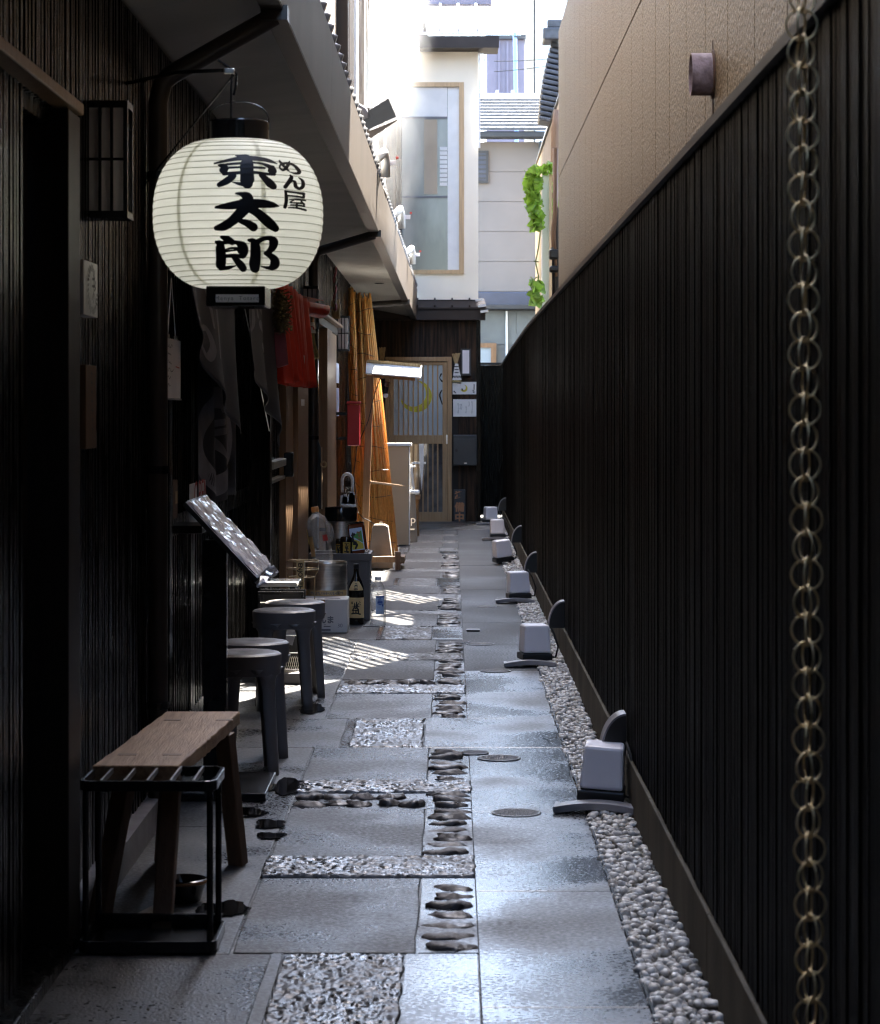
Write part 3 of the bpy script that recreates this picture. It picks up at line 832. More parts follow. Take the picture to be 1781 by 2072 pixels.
# interiors behind doorways: dark back wall and door leaves
build('interior', MB().box(-2.3, -2.25, 5.5, 22, -0.03, 2.8), M['black'], lb)
def slat_door(y0, y1, x, ztop, m, nsl, name='sliding_door'):
    dr = build(name, MB().box(x-.03, x, y0, y0+.07, .02, ztop).box(x-.03, x, y1-.07, y1, .02, ztop).box(x-.03, x, y0+.07, y1-.07, ztop-.09, ztop)
               .box(x-.03, x, y0+.07, y1-.07, .02, .16).box(x-.03, x, y0+.07, y1-.07, .92, 1.0), m, lb)
    for i in range(nsl):
        yy = y0+.09+(y1-y0-.2)*i/max(1, nsl-1)
        build('bar', MB().box(x-.022, x-.004, yy, yy+.018, .16, ztop-.09), m, dr)
    build('pane', MB().box(x-.027, x-.0235, y0+.07, y1-.07, .16, ztop-.09), M['darkglass'], dr)
    return dr
# nearest doorway at the left edge (recessed), with its lintel and jamb
build('jamb', MB().box(-1.16, -0.995, 6.42, 6.62, -0.02, 2.20), M['jambwood'], lb, bevel=.004)
build('lintel', MB().box(-1.20, -0.985, 4.3, 6.62, 2.205, 2.236), M['doorwood'], lb, bevel=.004)
slat_door(5.0, 5.98, -1.12, 2.2, M['jambwood'], 14)
slat_door(6.0, 6.41, -1.10, 2.2, M['jambwood'], 6)
build('threshold', MB().box(-1.25, -0.985, 4.0, 6.62, -.02, .03), M['blackwood'], lb, bevel=.004)
# second shop front behind the curtains (indigo noren)
build('jamb', MB().box(-1.12, -1.0, 8.76, 8.86, -.02, 2.16), M['blackwood'], lb)
build('lintel', MB().box(-1.12, -1.0, 8.865, 13.40, 2.06, 2.155), M['blackwood'], lb)
build('jamb', MB().box(-1.12, -0.985, 13.41, 13.54, -.02, 2.16), M['blackwood'], lb)
for a, b in ((8.88,10.4),(10.42,11.9),(11.92,13.4)):
    slat_door(a, b, -1.09, 2.05, M['blackwood'], 18)
# shop with the red curtain: warm cedar jambs
build('jamb', MB().box(-1.13, -1.0, 14.92, 15.6, -.02, 2.06), M['cedar'], lb, bevel=.004)
build('jamb', MB().box(-1.13, -0.97, 15.62, 16.73, -.02, 2.06), M['cedar'], lb, bevel=.004)
build('lintel', MB().box(-1.13, -0.985, 14.91, 16.74, 2.065, 2.15), M['cedar'], lb)
# shop with the small lanterns
build('jamb', MB().box(-1.14, -1.0, 18.47, 18.6, -.02, 2.06), M['blackwood'], lb)
slat_door(18.62, 19.6, -1.10, 2.05, M['cedar'], 8)
build('jamb', MB().box(-1.14, -0.985, 19.62, 20.4, -.02, 2.06), M['cedar'], lb, bevel=.004)
build('jamb', MB().box(-1.14, -1.01, 20.42, 21.68, -.02, 2.06), M['cedar'], lb, bevel=.004)
build('lintel', MB().box(-1.14, -1.0, 18.46, 21.69, 2.065, 2.128), M['jambwood'], lb, bevel=.003)
build('lintel_ledge', MB().box(-1.14, -0.955, 18.46, 21.69, 2.13, 2.15), M['cedar'], lb, bevel=.003)
# low kick ledge
build('ledge', MB().box(WX, WX+.06, 6.63, 8.74, -.02, .10), M['greystone'], lb)

# upper storey, set back
ux = -0.80
build('upper_wall', MB().box(ux-.2, ux, 2.6, 17.15, 3.22, 7.5), M['plaster'], lb)
build('upper_wall', MB().box(ux-.2, ux-.03, 17.16, 30.9, 3.2, 7.5), M['greyboard'], lb)
for y0, w, m, pr in ((17.16,.10,'brownmetal',.08),(17.9,.55,'paleframe',.02),(18.6,.9,'darkboard',.03),(20.4,.5,'white',.015),(21.2,.35,'greyboard',.05),(22.0,.6,'white',.01),(23.0,.3,'darkboard',.03),(23.7,.9,'white',.012),(25.0,.4,'greyboard',.05),(25.9,.8,'white',.01),(27.2,.4,'darkboard',.05),(28.1,.9,'greyboard',.03),(29.4,.35,'darkboard',.14),(30.2,.5,'darkboard',.18)):
    build('wall_board', MB().box(ux-.029, ux+pr, y0, y0+w, 3.3, 7.45), M[m], lb)
for (y0, z0, y1, z1) in ((20.3,6.2,22.6,4.2),(22.6,4.6,24.8,3.4)):
    build('brace', MB().beam((ux+.03,y0,z0),(ux+.03,y1,z1),.06,.09), M['white'], lb)
build('upper_roof', MB().box(-2.2, -0.45, 2.6, 16.4, 7.5, 7.6), M['rooftile'], lb)
# rain pipes from the gutter back to the wall
for i, (d, wx) in enumerate(((8.4,-0.998),(17.6,-0.985),(26.6,-0.985))):
    p = thing('rain_pipe', ['nearest brown rain pipe elbowing from the gutter to the black wall','middle brown rain pipe above the red curtain','farthest brown rain pipe beside the reed screens'][i], 'rain pipe', (wx, d, 0), group='rain pipes under the eave')
    r = .034
    b = Vector((wx, d, 2.53)); a = Vector((ex(d)-.03, d, ez(d)-.02))
    pts = [a, a+(b-a)*.88, a+(b-a)*.96+Vector((0,0,-.012)), b+Vector((0,0,-.07)), Vector((wx, d, .02))]
    build('pipe', MB().tube(pts, r, 10), M['gutter'], p, smooth=True, auto=50)
    for z in (2.2, 1.2, .4):
        build('bracket', MB().lathe([(r+.004,z),(r+.004,z+.025)], (wx,d,0), 12).box(WX, wx-.02, d-.01, d+.01, z, z+.025), M['blackmetal'], p)
    build('outlet', MB().box(a.x-.045, a.x+.045, d-.05, d+.05, a.z-.02, a.z+.03), M['gutter'], p)

# ================================================================= BUILDING AT THE END OF THE ALLEY
D = 31.0
eb = thing('end_building', 'cream upper storey over a dark boarded ground floor closing the alley', 'building', (-0.2, D, 0))
gl, gr = -1.30, gx(972, D)
random.seed(4)
x = gl
while x < gr-.01:
    w = min(.115, gr-x)
    z0 = 0.0
    dl, dr_ = gx(780,D), gx(914.5,D)
    if x+w > dl-.02 and x < dr_+.02: z0 = gz(722.5, D)+.006
    build('plank', MB().box(x+.0015, x+w-.0015, D+random.uniform(-.004,.004), D+.03, z0, gz(646,D)), M['darkboard'], eb)
    x += w
build('core', MB().box(gl, gr-.003, D+.031, D+4, 0.0, 2.78), M['gap'], eb)
build('corner_board', MB().box(gr-.05, gr+.004, D-.02, D+.03, 0, gz(646,D)), M['blackwood'], eb)
# intermediate roof
build('eave_board', MB().box(-1.3, gx(982,D), D-.12, D+.03, gz(648,D), gz(628,D)), M['brownmetal'], eb)
mb = MB()
zA, zB = gz(627,D)+.004, gz(606,D)
mb.add([(-1.2,D-.14,zA),(gx(984,D),D-.14,zA),(gx(980,D),D+.1,zB),(-1.2,D+.1,zB),(-1.2,D-.14,zA+.02),(gx(984,D),D-.14,zA+.02),(gx(980,D),D+.1,zB+.02),(-1.2,D+.1,zB+.02)],
       [(0,3,2,1),(4,5,6,7),(0,1,5,4),(1,2,6,5),(2,3,7,6),(3,0,4,7)])
build('lower_roof', mb, M['brownmetal'], eb)
for px in (845, 880, 915, 950):
    build('roof_seam', MB().beam((gx(px,D),D-.15,zA+.035),(gx(px,D),D+.09,zB+.035),.02,.025), M['brownmetal'], eb)
for i, (px, py) in enumerate(((970,608),(975,620),(980,631))):
    build('flashing', MB().obox((gx(px,D), D-.13-.005*i, gz(py,D)), (.10,.14,.028), Matrix.Rotation(R(-8),3,'Y')), M['white'], eb)
# upper storey
ul, ur = -1.0, gx(968, D)
z0, z1 = gz(606,D), gz(104,D)
wl, wr, wb, wt = gx(800,D), gx(939,D), gz(554,D), gz(166,D)
Y = D+.04
build('upper_wall', MB().box(ul,wl,Y,Y+.2,z0,z1).box(wr,ur,Y,Y+.2,z0,z1).box(wl,wr,Y,Y+.2,z0,wb).box(wl,wr,Y,Y+.2,wt,z1).box(ur-.2,ur,Y+.2,Y+3.5,z0,z1), M['cream'], eb)
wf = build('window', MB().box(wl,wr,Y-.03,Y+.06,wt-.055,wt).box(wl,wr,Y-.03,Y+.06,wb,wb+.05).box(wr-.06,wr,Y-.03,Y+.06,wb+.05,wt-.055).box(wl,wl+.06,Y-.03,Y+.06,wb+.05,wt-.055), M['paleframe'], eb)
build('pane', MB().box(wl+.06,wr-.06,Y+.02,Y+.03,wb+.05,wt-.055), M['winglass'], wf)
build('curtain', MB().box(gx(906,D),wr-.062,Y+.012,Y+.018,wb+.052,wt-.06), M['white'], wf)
build('reflection_pale', MB().box(wl+.062,gx(905,D),Y+.008,Y+.018,gz(236,D),wt-.06), M['paper'], wf)  # from here on, coloured sheets stand in for reflections on the pane
build('reflection_edge', MB().box(wl+.062,gx(905,D),Y+.004,Y+.0075,gz(239,D),gz(235,D)), M['greyprint'], wf)
for k_ in range(9): build('reflection_streak', MB().box(gx(900-10,D),gx(905,D),Y+.008,Y+.017,gz(300+9*k_,D)-.022,gz(300+9*k_,D)+.022), M['paper'], wf)
build('reflection_band', MB().box(gx(858,D),gx(885,D),Y+.010,Y+.0185,gz(392,D),gz(241,D)), M['plaster'], wf)
build('reflection_line', MB().box(wl+.062,gx(905,D),Y+.006,Y+.0095,gz(398,D)-.01,gz(396,D)), M['greyprint'], wf)
build('room_wall', MB().box(ul, ur-.21, Y+1.6, Y+1.65, z0, z1), M['cream'], eb)
# top eave and sunlit sheet roof
build('eave_board', MB().box(gx(848,D), gx(1009,D), D-.35, D-.31, gz(108,D)+.02, gz(84,D)+.02), M['brownmetal'], eb)
build('eave_soffit', MB().box(gx(848,D), gx(1008,D), D-.305, D+.3, gz(106,D)+.02, gz(102,D)+.02), M['brownmetal'], eb)
rl, rr = gx(836,D), gx(1000,D)
zr0, zr1 = gz(82,D)+.02, gz(20,D)+.35
mb = MB().add([(rl,D-.36,zr0),(rr,D-.36,zr0),(rr,D+2.0,zr1),(rl,D+2.0,zr1),(rl,D-.36,zr0+.03),(rr,D-.36,zr0+.03),(rr,D+2.0,zr1+.03),(rl,D+2.0,zr1+.03)],
       [(0,3,2,1),(4,5,6,7),(0,1,5,4),(1,2,6,5),(2,3,7,6),(3,0,4,7)])
build('upper_roof', mb, M['seamroof'], eb)
for px in (855, 890, 928, 966):
    build('roof_seam', MB().beam((gx(px,D),D-.36,zr0+.05),(gx(px,D),D+2.0,zr1+.05),.03,.05), M['seamroof'], eb)
build('ridge_cap', MB().box(rl-.1, rr, D+1.95, D+2.1, zr1+.04, zr1+.14), M['mauve'], eb)
build('barge_board', MB().beam((gx(848,D),D-.32,gz(106,D)+.1),(gx(815,D),D-.32,gz(-60,D)),.26,.04,up=(0,-1,0)), M['brownmetal'], eb)
build('side_soffit', MB().add([(gx(846,D),D-.30,gz(104,D)),(gx(790,D),D-.30,gz(100,D)),(gx(760,D),D-.30,gz(-80,D)),(gx(818,D),D-.30,gz(-80,D)),
                               (gx(846,D),D-.27,gz(104,D)),(gx(790,D),D-.27,gz(100,D)),(gx(760,D),D-.27,gz(-80,D)),(gx(818,D),D-.27,gz(-80,D))],
                              [(0,3,2,1),(4,5,6,7),(0,1,5,4),(1,2,6,5),(2,3,7,6),(3,0,4,7)]), M['plaster'], eb)
build('bracket', MB().box(gx(968,D), gx(972,D), D-.05, D-.02, gz(300,D), gz(108,D)), M['white'], eb)
# lattice sliding door with the yellow crescent
dl, dr_, dt = gx(780,D), gx(914.5,D), gz(722.5,D)
fr = build('door_frame', MB().box(dl,dl+.055,D-.06,D+.02,0.012,dt-.055).box(dr_-.055,dr_,D-.06,D+.02,0.012,dt-.055).box(dl,dr_,D-.06,D+.02,dt-.055,dt).box(dl,dr_,D-.06,D+.02,-.01,.012), M['doorwood'], eb, bevel=.003)
x0, x1 = dl+.057, dr_-.057
Yd = D-.035
zt, zm1, zm0, zb1 = dt-.058, gz(880.5,D), gz(898,D), gz(1036,D)
door = build('sliding_door', MB().box(x0,x0+.05,Yd,Yd+.03,.014,zt).box(x1-.06,x1,Yd,Yd+.03,.014,zt).box(x0+.05,x1-.06,Yd,Yd+.03,zt-.045,zt)
             .box(x0+.05,x1-.06,Yd,Yd+.03,zm0,zm1).box(x0+.05,x1-.06,Yd,Yd+.03,.014,zb1), M['doorwood'], eb, bevel=.002)
build('pane', MB().box(x0+.05,x1-.06,Yd+.018,Yd+.022,zm1,zt-.045), M['frost'], door)
build('pane', MB().box(x0+.05,x1-.06,Yd+.018,Yd+.022,zb1,zm0), M['darkglass'], door)
for i in range(9):
    xx = x0+.05+(x1-.06-x0-.05)*(i+1)/10
    build('bar', MB().box(xx-.009,xx+.009,Yd+.002,Yd+.017,zm1,zt-.045), M['doorwood'], door)
    build('bar', MB().box(xx-.009,xx+.009,Yd+.002,Yd+.017,zb1,zm0), M['doorwood'], door)
build('handle', MB().box(gx(903,D),gx(907,D),Yd-.012,Yd-.001,gz(898,D),gz(880,D)), M['steel'], door)
# crescent behind the bars, drawn on the pane
cx, cz = gx(842,D), gz(802,D); ro = .20
out = []
for i in range(25):
    a = R(75-235*i/24); out.append((cx+ro*math.cos(a), cz+ro*math.sin(a)))
for i in range(25):
    a = R(-160+235*i/24); q = .155; out.append((cx-.035+q*math.cos(a)*1.04, cz+.035+q*math.sin(a)*1.06))
build('crescent', MB().prism(out, lambda a, b, w: Vector((a, Yd+.0165+w, b)), .001), M['moon'], door)
build('print', strokes_mesh([[(gx(893,D),gz(757,D),.02),(gx(890,D),gz(765,D),.01),(gx(895,D),gz(772,D),.02)],[(gx(894,D),gz(790,D),.012),(gx(890,D),gz(800,D),.02),(gx(895,D),gz(818,D),.012)]], lambda a, b, w: Vector((a, Yd+.016-w, b))), M['ink'], door)

# ---- things on and by the end wall
def wall_panel_thing(name, label, cat, px0, py0, px1, py1, d, th, m, group=None):
    o = thing(name, label, cat, (gx((px0+px1)/2,d), d, gz(py1,d)), group=group)
    b = build('board', MB().box(gx(px0,d),gx(px1,d),d-th,d,gz(py1,d),gz(py0,d)), m, o, bevel=.002)
    return o, b
DW = D-.006
s1, b = wall_panel_thing('moon_sign', 'white sign with a small yellow crescent, right of the lattice door', 'sign', 916,773,966,798, DW, .012, M['paper'])
cx, cz = gx(939,DW), gz(786,DW)
out = [(cx+.045*math.cos(R(80-230*i/12)), cz+.045*math.sin(R(80-230*i/12))) for i in range(13)] + [(cx-.010+.033*math.cos(R(-150+230*i/12)), cz+.012+.034*math.sin(R(-150+230*i/12))) for i in range(13)]
build('crescent', MB().prism(out, lambda a, b_, w: Vector((a, DW-.0135-w, b_)), .001), M['moon'], s1)
build('print', strokes_mesh([[(gx(958,DW)+random.uniform(-.01,.01), gz(778+3*i,DW), .012),(gx(960,DW), gz(780+3*i,DW), .008)] for i in range(6)]+[[(gx(919,DW),gz(792,DW),.015),(gx(922,DW),gz(795,DW),.012)],[(gx(935,DW),gz(787,DW),.014),(gx(937,DW),gz(790,DW),.012)]], lambda a, b_, w: Vector((a, DW-.0135-w, b_))), M['ink'], s1)
s2, b = wall_panel_thing('notice', 'white paper notice with faint columns of writing below the crescent sign', 'notice', 917,808,964,843, DW, .008, M['paper'])
build('print', strokes_mesh([[(gx(px,DW), gz(py0,DW), .006),(gx(px,DW)+.004, gz((py0+py1)/2,DW), .004),(gx(px,DW), gz(py1,DW), .006)] for px, py0, py1 in ((955,812,836),(949,813,822),(943,822,836),(934,818,828),(931,818,828),(927,816,836))], lambda a, b_, w: Vector((a, DW-.0092-w, b_))), M['greyprint'], s2)
lp = thing('wall_lamp', 'plain white box lamp high on the dark wall right of the door', 'wall lamp', (gx(942,D), DW, gz(757,D)))
build('housing', MB().box(gx(932.5,D),gx(953,D),DW-.05,DW,gz(760,D),gz(706,D)), M['charcoal'], lp)
build('diffuser', MB().box(gx(936,D),gx(949.5,D),DW-.062,DW-.0505,gz(756,D),gz(709,D)), M['opal'], lp)
br = thing('straw_charm', 'fan of pale straw wrapped in white printed paper beside the white lamp', 'straw charm', (gx(924,D), DW, gz(773,D)))
mb = MB()
for i in range(26):
    t = i/25-.5
    mb.tube([(gx(923,D)+t*.02, DW-.02, gz(737,D)), (gx(923,D)+t*.10, DW-.02+random.uniform(-.008,.008), gz(714+random.uniform(0,3),D))], .004, 4)
build('straw', mb, M['palestraw'], br, kind='stuff')
build('wrapper', MB().add([(gx(921,D),DW-.03,gz(736,D)),(gx(927,D),DW-.03,gz(736,D)),(gx(934,D),DW-.035,gz(769,D)),(gx(915.5,D),DW-.035,gz(769,D)),
                           (gx(921,D),DW-.01,gz(736,D)),(gx(927,D),DW-.01,gz(736,D)),(gx(934,D),DW-.008,gz(769,D)),(gx(915.5,D),DW-.008,gz(769,D))],
                          [(0,3,2,1),(4,5,6,7),(0,1,5,4),(1,2,6,5),(2,3,7,6),(3,0,4,7)]), M['paper'], br)
build('hem', MB().box(gx(915.5,D),gx(934,D),DW-.037,DW-.006,gz(773,D),gz(769.2,D)), M['straw'], br)
build('print', strokes_mesh([[(gx(924,D)-.02,gz(742+6*i,D),.012),(gx(924,D)+.02,gz(742+6*i,D),.012)] for i in range(3)]+[[(gx(916.5+3*i,D),gz(764,D),.012),(gx(918+3*i,D),gz(761,D),.012)] for i in range(6)], lambda a, b_, w: Vector((a, DW-.0385-w, b_))), M['ink'], br)
mbx = thing('letter_box', 'dark grey letter box with round lock on the end wall', 'letter box', (gx(941,D), DW, gz(942,D)))
build('body', MB().box(gx(917,D),gx(965,D),DW-.10,DW,gz(942,D),gz(880,D)), M['charcoal'], mbx, bevel=.006)
build('door', MB().box(gx(918.5,D),gx(963.5,D),DW-.108,DW-.1005,gz(940.5,D),gz(888,D)), M['charcoal'], mbx, bevel=.003)
build('flap', MB().box(gx(918.5,D),gx(963.5,D),DW-.106,DW-.1005,gz(887,D),gz(881,D)), M['charcoal'], mbx)
build('lock', MB().lathe([(.018,0),(.018,.006),(.012,.007),(.012,.003)], (gx(924,D),DW-.1085,gz(911,D)), 16, Matrix.Rotation(R(90),3,'X')), M['black'], mbx)
build('badge', MB().box(gx(939,D),gx(945,D),DW-.111,DW-.1085,gz(938,D),gz(936,D)), M['steel'], mbx)
jb = thing('closed_board', 'upright black board with three orange brush characters leaning by the door', 'sign board', (gx(930,D), DW-.08, 0))
Yj = D-.07
build('board', MB().box(gx(918,D),gx(942,D),Yj,Yj+.02,0.008,gz(990,D)), M['charcoal'], jb, bevel=.003)
for ch, py in (('準',1005),('備',1027),('中',1048)):
    lettering(ch, .125, M['copperp'], (gx(930,D), Yj-.002, gz(py,D)), FRONT, jb, offset=.004)

# straw hung left of the door, silver pipe
sh = thing('straw_bunch', 'small bunch of dry straw hung on the dark wall above the roofed sign', 'straw bunch', (gx(773,D), DW, gz(745,D)))
mb = MB()
for i in range(20):
    t = i/19-.5
    mb.tube([(gx(772,D)+t*.03,DW-.02,gz(750,D)),(gx(774,D)+t*.075,DW-.02,gz(702+random.uniform(0,3),D))], .004, 4)
build('straw', mb, M['palestraw'], sh, kind='stuff')
build('tie', MB().lathe([(.024,-.01),(.024,.01)], (gx(773,D),DW-.02,gz(738,D)), 10), M['straw'], sh)
sp = thing('steel_flue', 'short bright steel flue pipe on the dark wall left of the door', 'flue', (gx(780,D), DW-.06, gz(762,D)))
build('pipe', MB().lathe([(.03,0),(.03,.22),(.026,.22),(.026,0)], (gx(782,D),DW-.05,gz(765,D)), 14), M['steel'], sp, smooth=True, auto=40)
build('collar', MB().lathe([(.034,.05),(.034,.07)], (gx(782,D),DW-.05,gz(765,D)), 14), M['steel'], sp)

# ================================================================= FAR HOUSES
D2 = 38.0
gh = thing('grey_house', 'grey sided house with a sunlit tiled roof beyond the end of the alley', 'house', (1.0, D2, 0))
zw0, zw1 = gz(590,D2), gz(287,D2)
n = 5
for i in range(n):
    a, b = zw0+(zw1-zw0)*i/n, zw0+(zw1-zw0)*(i+1)/n
    build('siding_board', MB().box(-0.6,2.6,D2,D2+.019,a+.004,b-.004), M['siding'], gh)
build('core', MB().box(-0.6,2.6,D2+.02,D2+5,0.0,zw1), M['siding'], gh)
build('skirt_roof', MB().box(-0.6,2.6,D2-.28,D2+.04,gz(622,D2),gz(592,D2)), M['navy'], gh, bevel=.02)
build('gutter', MB().box(-0.6,2.6,D2-.36,D2-.29,gz(628,D2),gz(618,D2)), M['charcoal'], gh, bevel=.015)
build('eave_gutter', MB().box(-0.6,gx(1119,D2),D2-.40,D2-.22,gz(287,D2)+.02,gz(271,D2)), M['charcoal'], gh, bevel=.02)
build('fascia', MB().box(-0.6,gx(1119,D2)-.02,D2-.215,D2-.02,gz(285,D2)+.02,gz(269,D2)), M['charcoal'], gh)
w2 = build('window', MB().box(gx(958,D2),gx(988,D2),D2-.06,D2-.002,gz(371,D2),gz(306,D2)), M['charcoal'], gh)
build('pane', MB().box(gx(960,D2),gx(983.5,D2),D2-.066,D2-.0605,gz(366,D2),gz(311,D2)), M['navy'], w2)
for i in range(6):
    zz = gz(366,D2)+(gz(311,D2)-gz(366,D2))*(i+.5)/6
    build('slat', MB().box(gx(960,D2),gx(983.5,D2),D2-.075,D2-.067,zz-.012,zz+.012), M['charcoal'], w2)
# stepped tile roof
y0, z0, y1, z1 = D2-.42, gz(270,D2), D2+2.4, gz(196,D2)+.27
for i in range(10):
    a, b = i/10, (i+1)/10
    mb = MB().add([(-0.6,y0+(y1-y0)*a,z0+(z1-z0)*a+.0),(gx(1110,D2)+.25*a,y0+(y1-y0)*a,z0+(z1-z0)*a),(gx(1110,D2)+.25*b,y0+(y1-y0)*b,z0+(z1-z0)*b-.03),(-0.6,y0+(y1-y0)*b,z0+(z1-z0)*b-.03),
                   (-0.6,y0+(y1-y0)*a,z0+(z1-z0)*a+.05),(gx(1110,D2)+.25*a,y0+(y1-y0)*a,z0+(z1-z0)*a+.05),(gx(1110,D2)+.25*b,y0+(y1-y0)*b,z0+(z1-z0)*b+.012),(-0.6,y0+(y1-y0)*b,z0+(z1-z0)*b+.012)],
                  [(0,3,2,1),(4,5,6,7),(0,1,5,4),(1,2,6,5),(2,3,7,6),(3,0,4,7)])
    build('tile_course', mb, M['rooftile'], gh)
build('ridge', MB().box(-0.6,gx(1085,D2+2.4),y1-.02,y1+.14,z1-.02,z1+.09), M['seamroof'], gh)
for px in (980, 1012, 1045):
    build('ridge_clip', MB().box(gx(px,D2)-.02,gx(px,D2)+.02,y1-.03,y1+.15,z1+.08,z1+.14), M['seamroof'], gh)
build('rain_hopper', MB().box(gx(1090,D2),gx(1110,D2),D2-.2,D2-.005,gz(306,D2),gz(288,D2)), M['charcoal'], gh, bevel=.02)
build('rain_pipe', MB().tube([(gx(1099,D2),D2-.1,gz(305,D2)),(gx(1099,D2),D2-.1,gz(314,D2)),(gx(1104,D2),D2-.1,gz(319,D2)),(gx(1125,D2),D2-.1,gz(319,D2)),(gx(1125,D2),D2-.1,gz(620,D2))],.035,8), M['charcoal'], gh, smooth=True, auto=50)
bwall = thing('block_wall', 'grey concrete block wall with a thin white pipe under the grey house', 'wall', (0.9, D2-.1, 0))
for i in range(5):
    for j in range(4):
        z = 0.0+.80*j
        x = -0.45+ i*.72
        if z+.795 > gz(629,D2): zz = gz(629,D2)
        else: zz = z+.795
        if zz > z: build('block', MB().box(x+.003,x+.717,D2-.10,D2-.06,z+.003,zz), M['blocks'], bwall)
build('pipe', MB().tube([(gx(1025,D2),D2-.13,.0),(gx(1025,D2),D2-.13,gz(630,D2))],.016,8), M['white'], bwall)
wd = thing('brown_gate_frame', 'brown timber window frame half hidden behind the dark end wall', 'window', (gx(989,D2), D2-.2, gz(740,D2)))
build('frame', MB().box(gx(972,D2),gx(1004,D2),D2-.2,D2-.14,gz(704,D2),gz(695,D2)).box(gx(993,D2),gx(1004,D2),D2-.2,D2-.14,gz(760,D2),gz(704,D2)), M['cedar'], wd)
build('pane', MB().box(gx(972,D2),gx(993,D2),D2-.17,D2-.16,gz(760,D2),gz(704,D2)), M['frost'], wd)

D3 = 48.0
mh = thing('mauve_building', 'mauve sheet metal building with standing seams above the tiled roof', 'building', (1.2, D3, 0))
build('wall', MB().box(gx(985,D3),gx(1061,D3),D3,D3+4,0,gz(80,D3)), M['mauve'], mh)
for px in (1010, 1027, 1044):
    build('seam', MB().box(gx(px,D3)-.02,gx(px,D3)+.02,D3-.05,D3-.002,gz(200,D3),gz(84,D3)), M['mauve'], mh)
build('coping', MB().box(gx(983,D3),gx(1064,D3),D3-.1,D3+4,gz(80,D3),gz(72,D3)), M['charcoal'], mh)
bp_ = thing('blue_pole', 'thin blue pole in front of the mauve metal wall', 'pole', (gx(1048,D3-1), D3-1, 0))
build('pole', MB().tube([(gx(1052,D3-1),D3-1,3),(gx(1042,D3-1),D3-1,gz(66,D3-1))],.04,8), M['bluepipe'], bp_)
build('bracket', MB().box(gx(1040,D3-1),gx(1064,D3-1),D3-1.05,D3-.95,gz(76,D3-1),gz(73,D3-1)), M['charcoal'], bp_)
D4 = 70.0
pt = thing('pale_tower', 'pale tall building in the glare at the far right end', 'building', (3, D4, 0))
build('wall', MB().box(gx(1083,D4),gx(1180,D4),D4,D4+8,0,22), M['paleblue'], pt)
build('pilaster', MB().box(gx(1066,D4),gx(1080,D4),D4-.2,D4+6,0,20), M['plaster'], pt)
build('window', MB().box(gx(1097,D4),gx(1112,D4),D4-.1,D4-.02,gz(120,D4),gz(20,D4)), M['paleb'], pt)
build('rail', MB().box(gx(1090,D4),gx(1126,D4),D4-.3,D4-.22,gz(6,D4),gz(3,D4)), M['white'], pt)
# house with curved tiles seen edge-on
D5 = 28.0
kh = thing('tiled_house', 'old house with a stack of curved roof tiles seen end-on at right', 'house', (1.5, D5, 0))
build('wall', MB().box(1.12,5.0,25.6,33.0,0,4.62), M['plaster'], kh)
def vx(z): return 1.03
zlo, zhi = gz(250,D5), gz(72,D5)
n = 15
for i in range(n):
    z = zlo+(zhi-zlo)*i/n
    sag = .05*math.sin(math.pi*i/n)
    build('verge_tile', MB().obox((1.06+.18-sag*.6+i*.012-.11, D5+.1+i*.05, z+.02), (.30, .5, (zhi-zlo)/n*.72), Matrix.Rotation(R(12),3,'Y')), M['rooftile'], kh, bevel=.015)
build('sun_blocker', MB().box(2.2,5.0,26.8,37.0,4.0,10.9), M['plaster'], kh)  # unseen tall block, added to keep direct sun off the alley floor
build('roof', MB().add([(1.10,25.5,4.64),(5.0,25.5,4.64),(5.0,33,4.64),(1.10,33,4.64),(1.35,25.7,5.45),(4,25.7,6.2),(4,32.8,6.2),(1.35,32.8,5.45)],
                       [(0,3,2,1),(4,5,6,7),(0,1,5,4),(1,2,6,5),(2,3,7,6),(3,0,4,7)]), M['rooftile'], kh)
build('ridge_end', MB().obox((1.22,D5+.6,zhi+.08),(.34,.5,.14)).obox((1.20,D5+.6,zhi+.2),(.2,.4,.1)), M['rooftile'], kh, bevel=.02)
build('rain_pipe', MB().tube([(1.10,25.5,4.5),(1.07,25.5,4.3),(1.05,25.5,2.4),(1.05,25.5,0)],.045,8), M['legwood'], kh, smooth=True)
# overhead wires
wr_ = thing('power_line', 'pair of thin black wires crossing the bright gap beside the upper eave', 'wire', (gx(1060,36),36,gz(120,36)))
for py0, py1 in ((124,117),(145,130)):
    build('wire', MB().tube([(gx(1000+i*13,36),36,gz(py0+(py1-py0)*i/10+2*math.sin(i/10*3.1),36)) for i in range(11)],.006,5), M['black'], wr_)

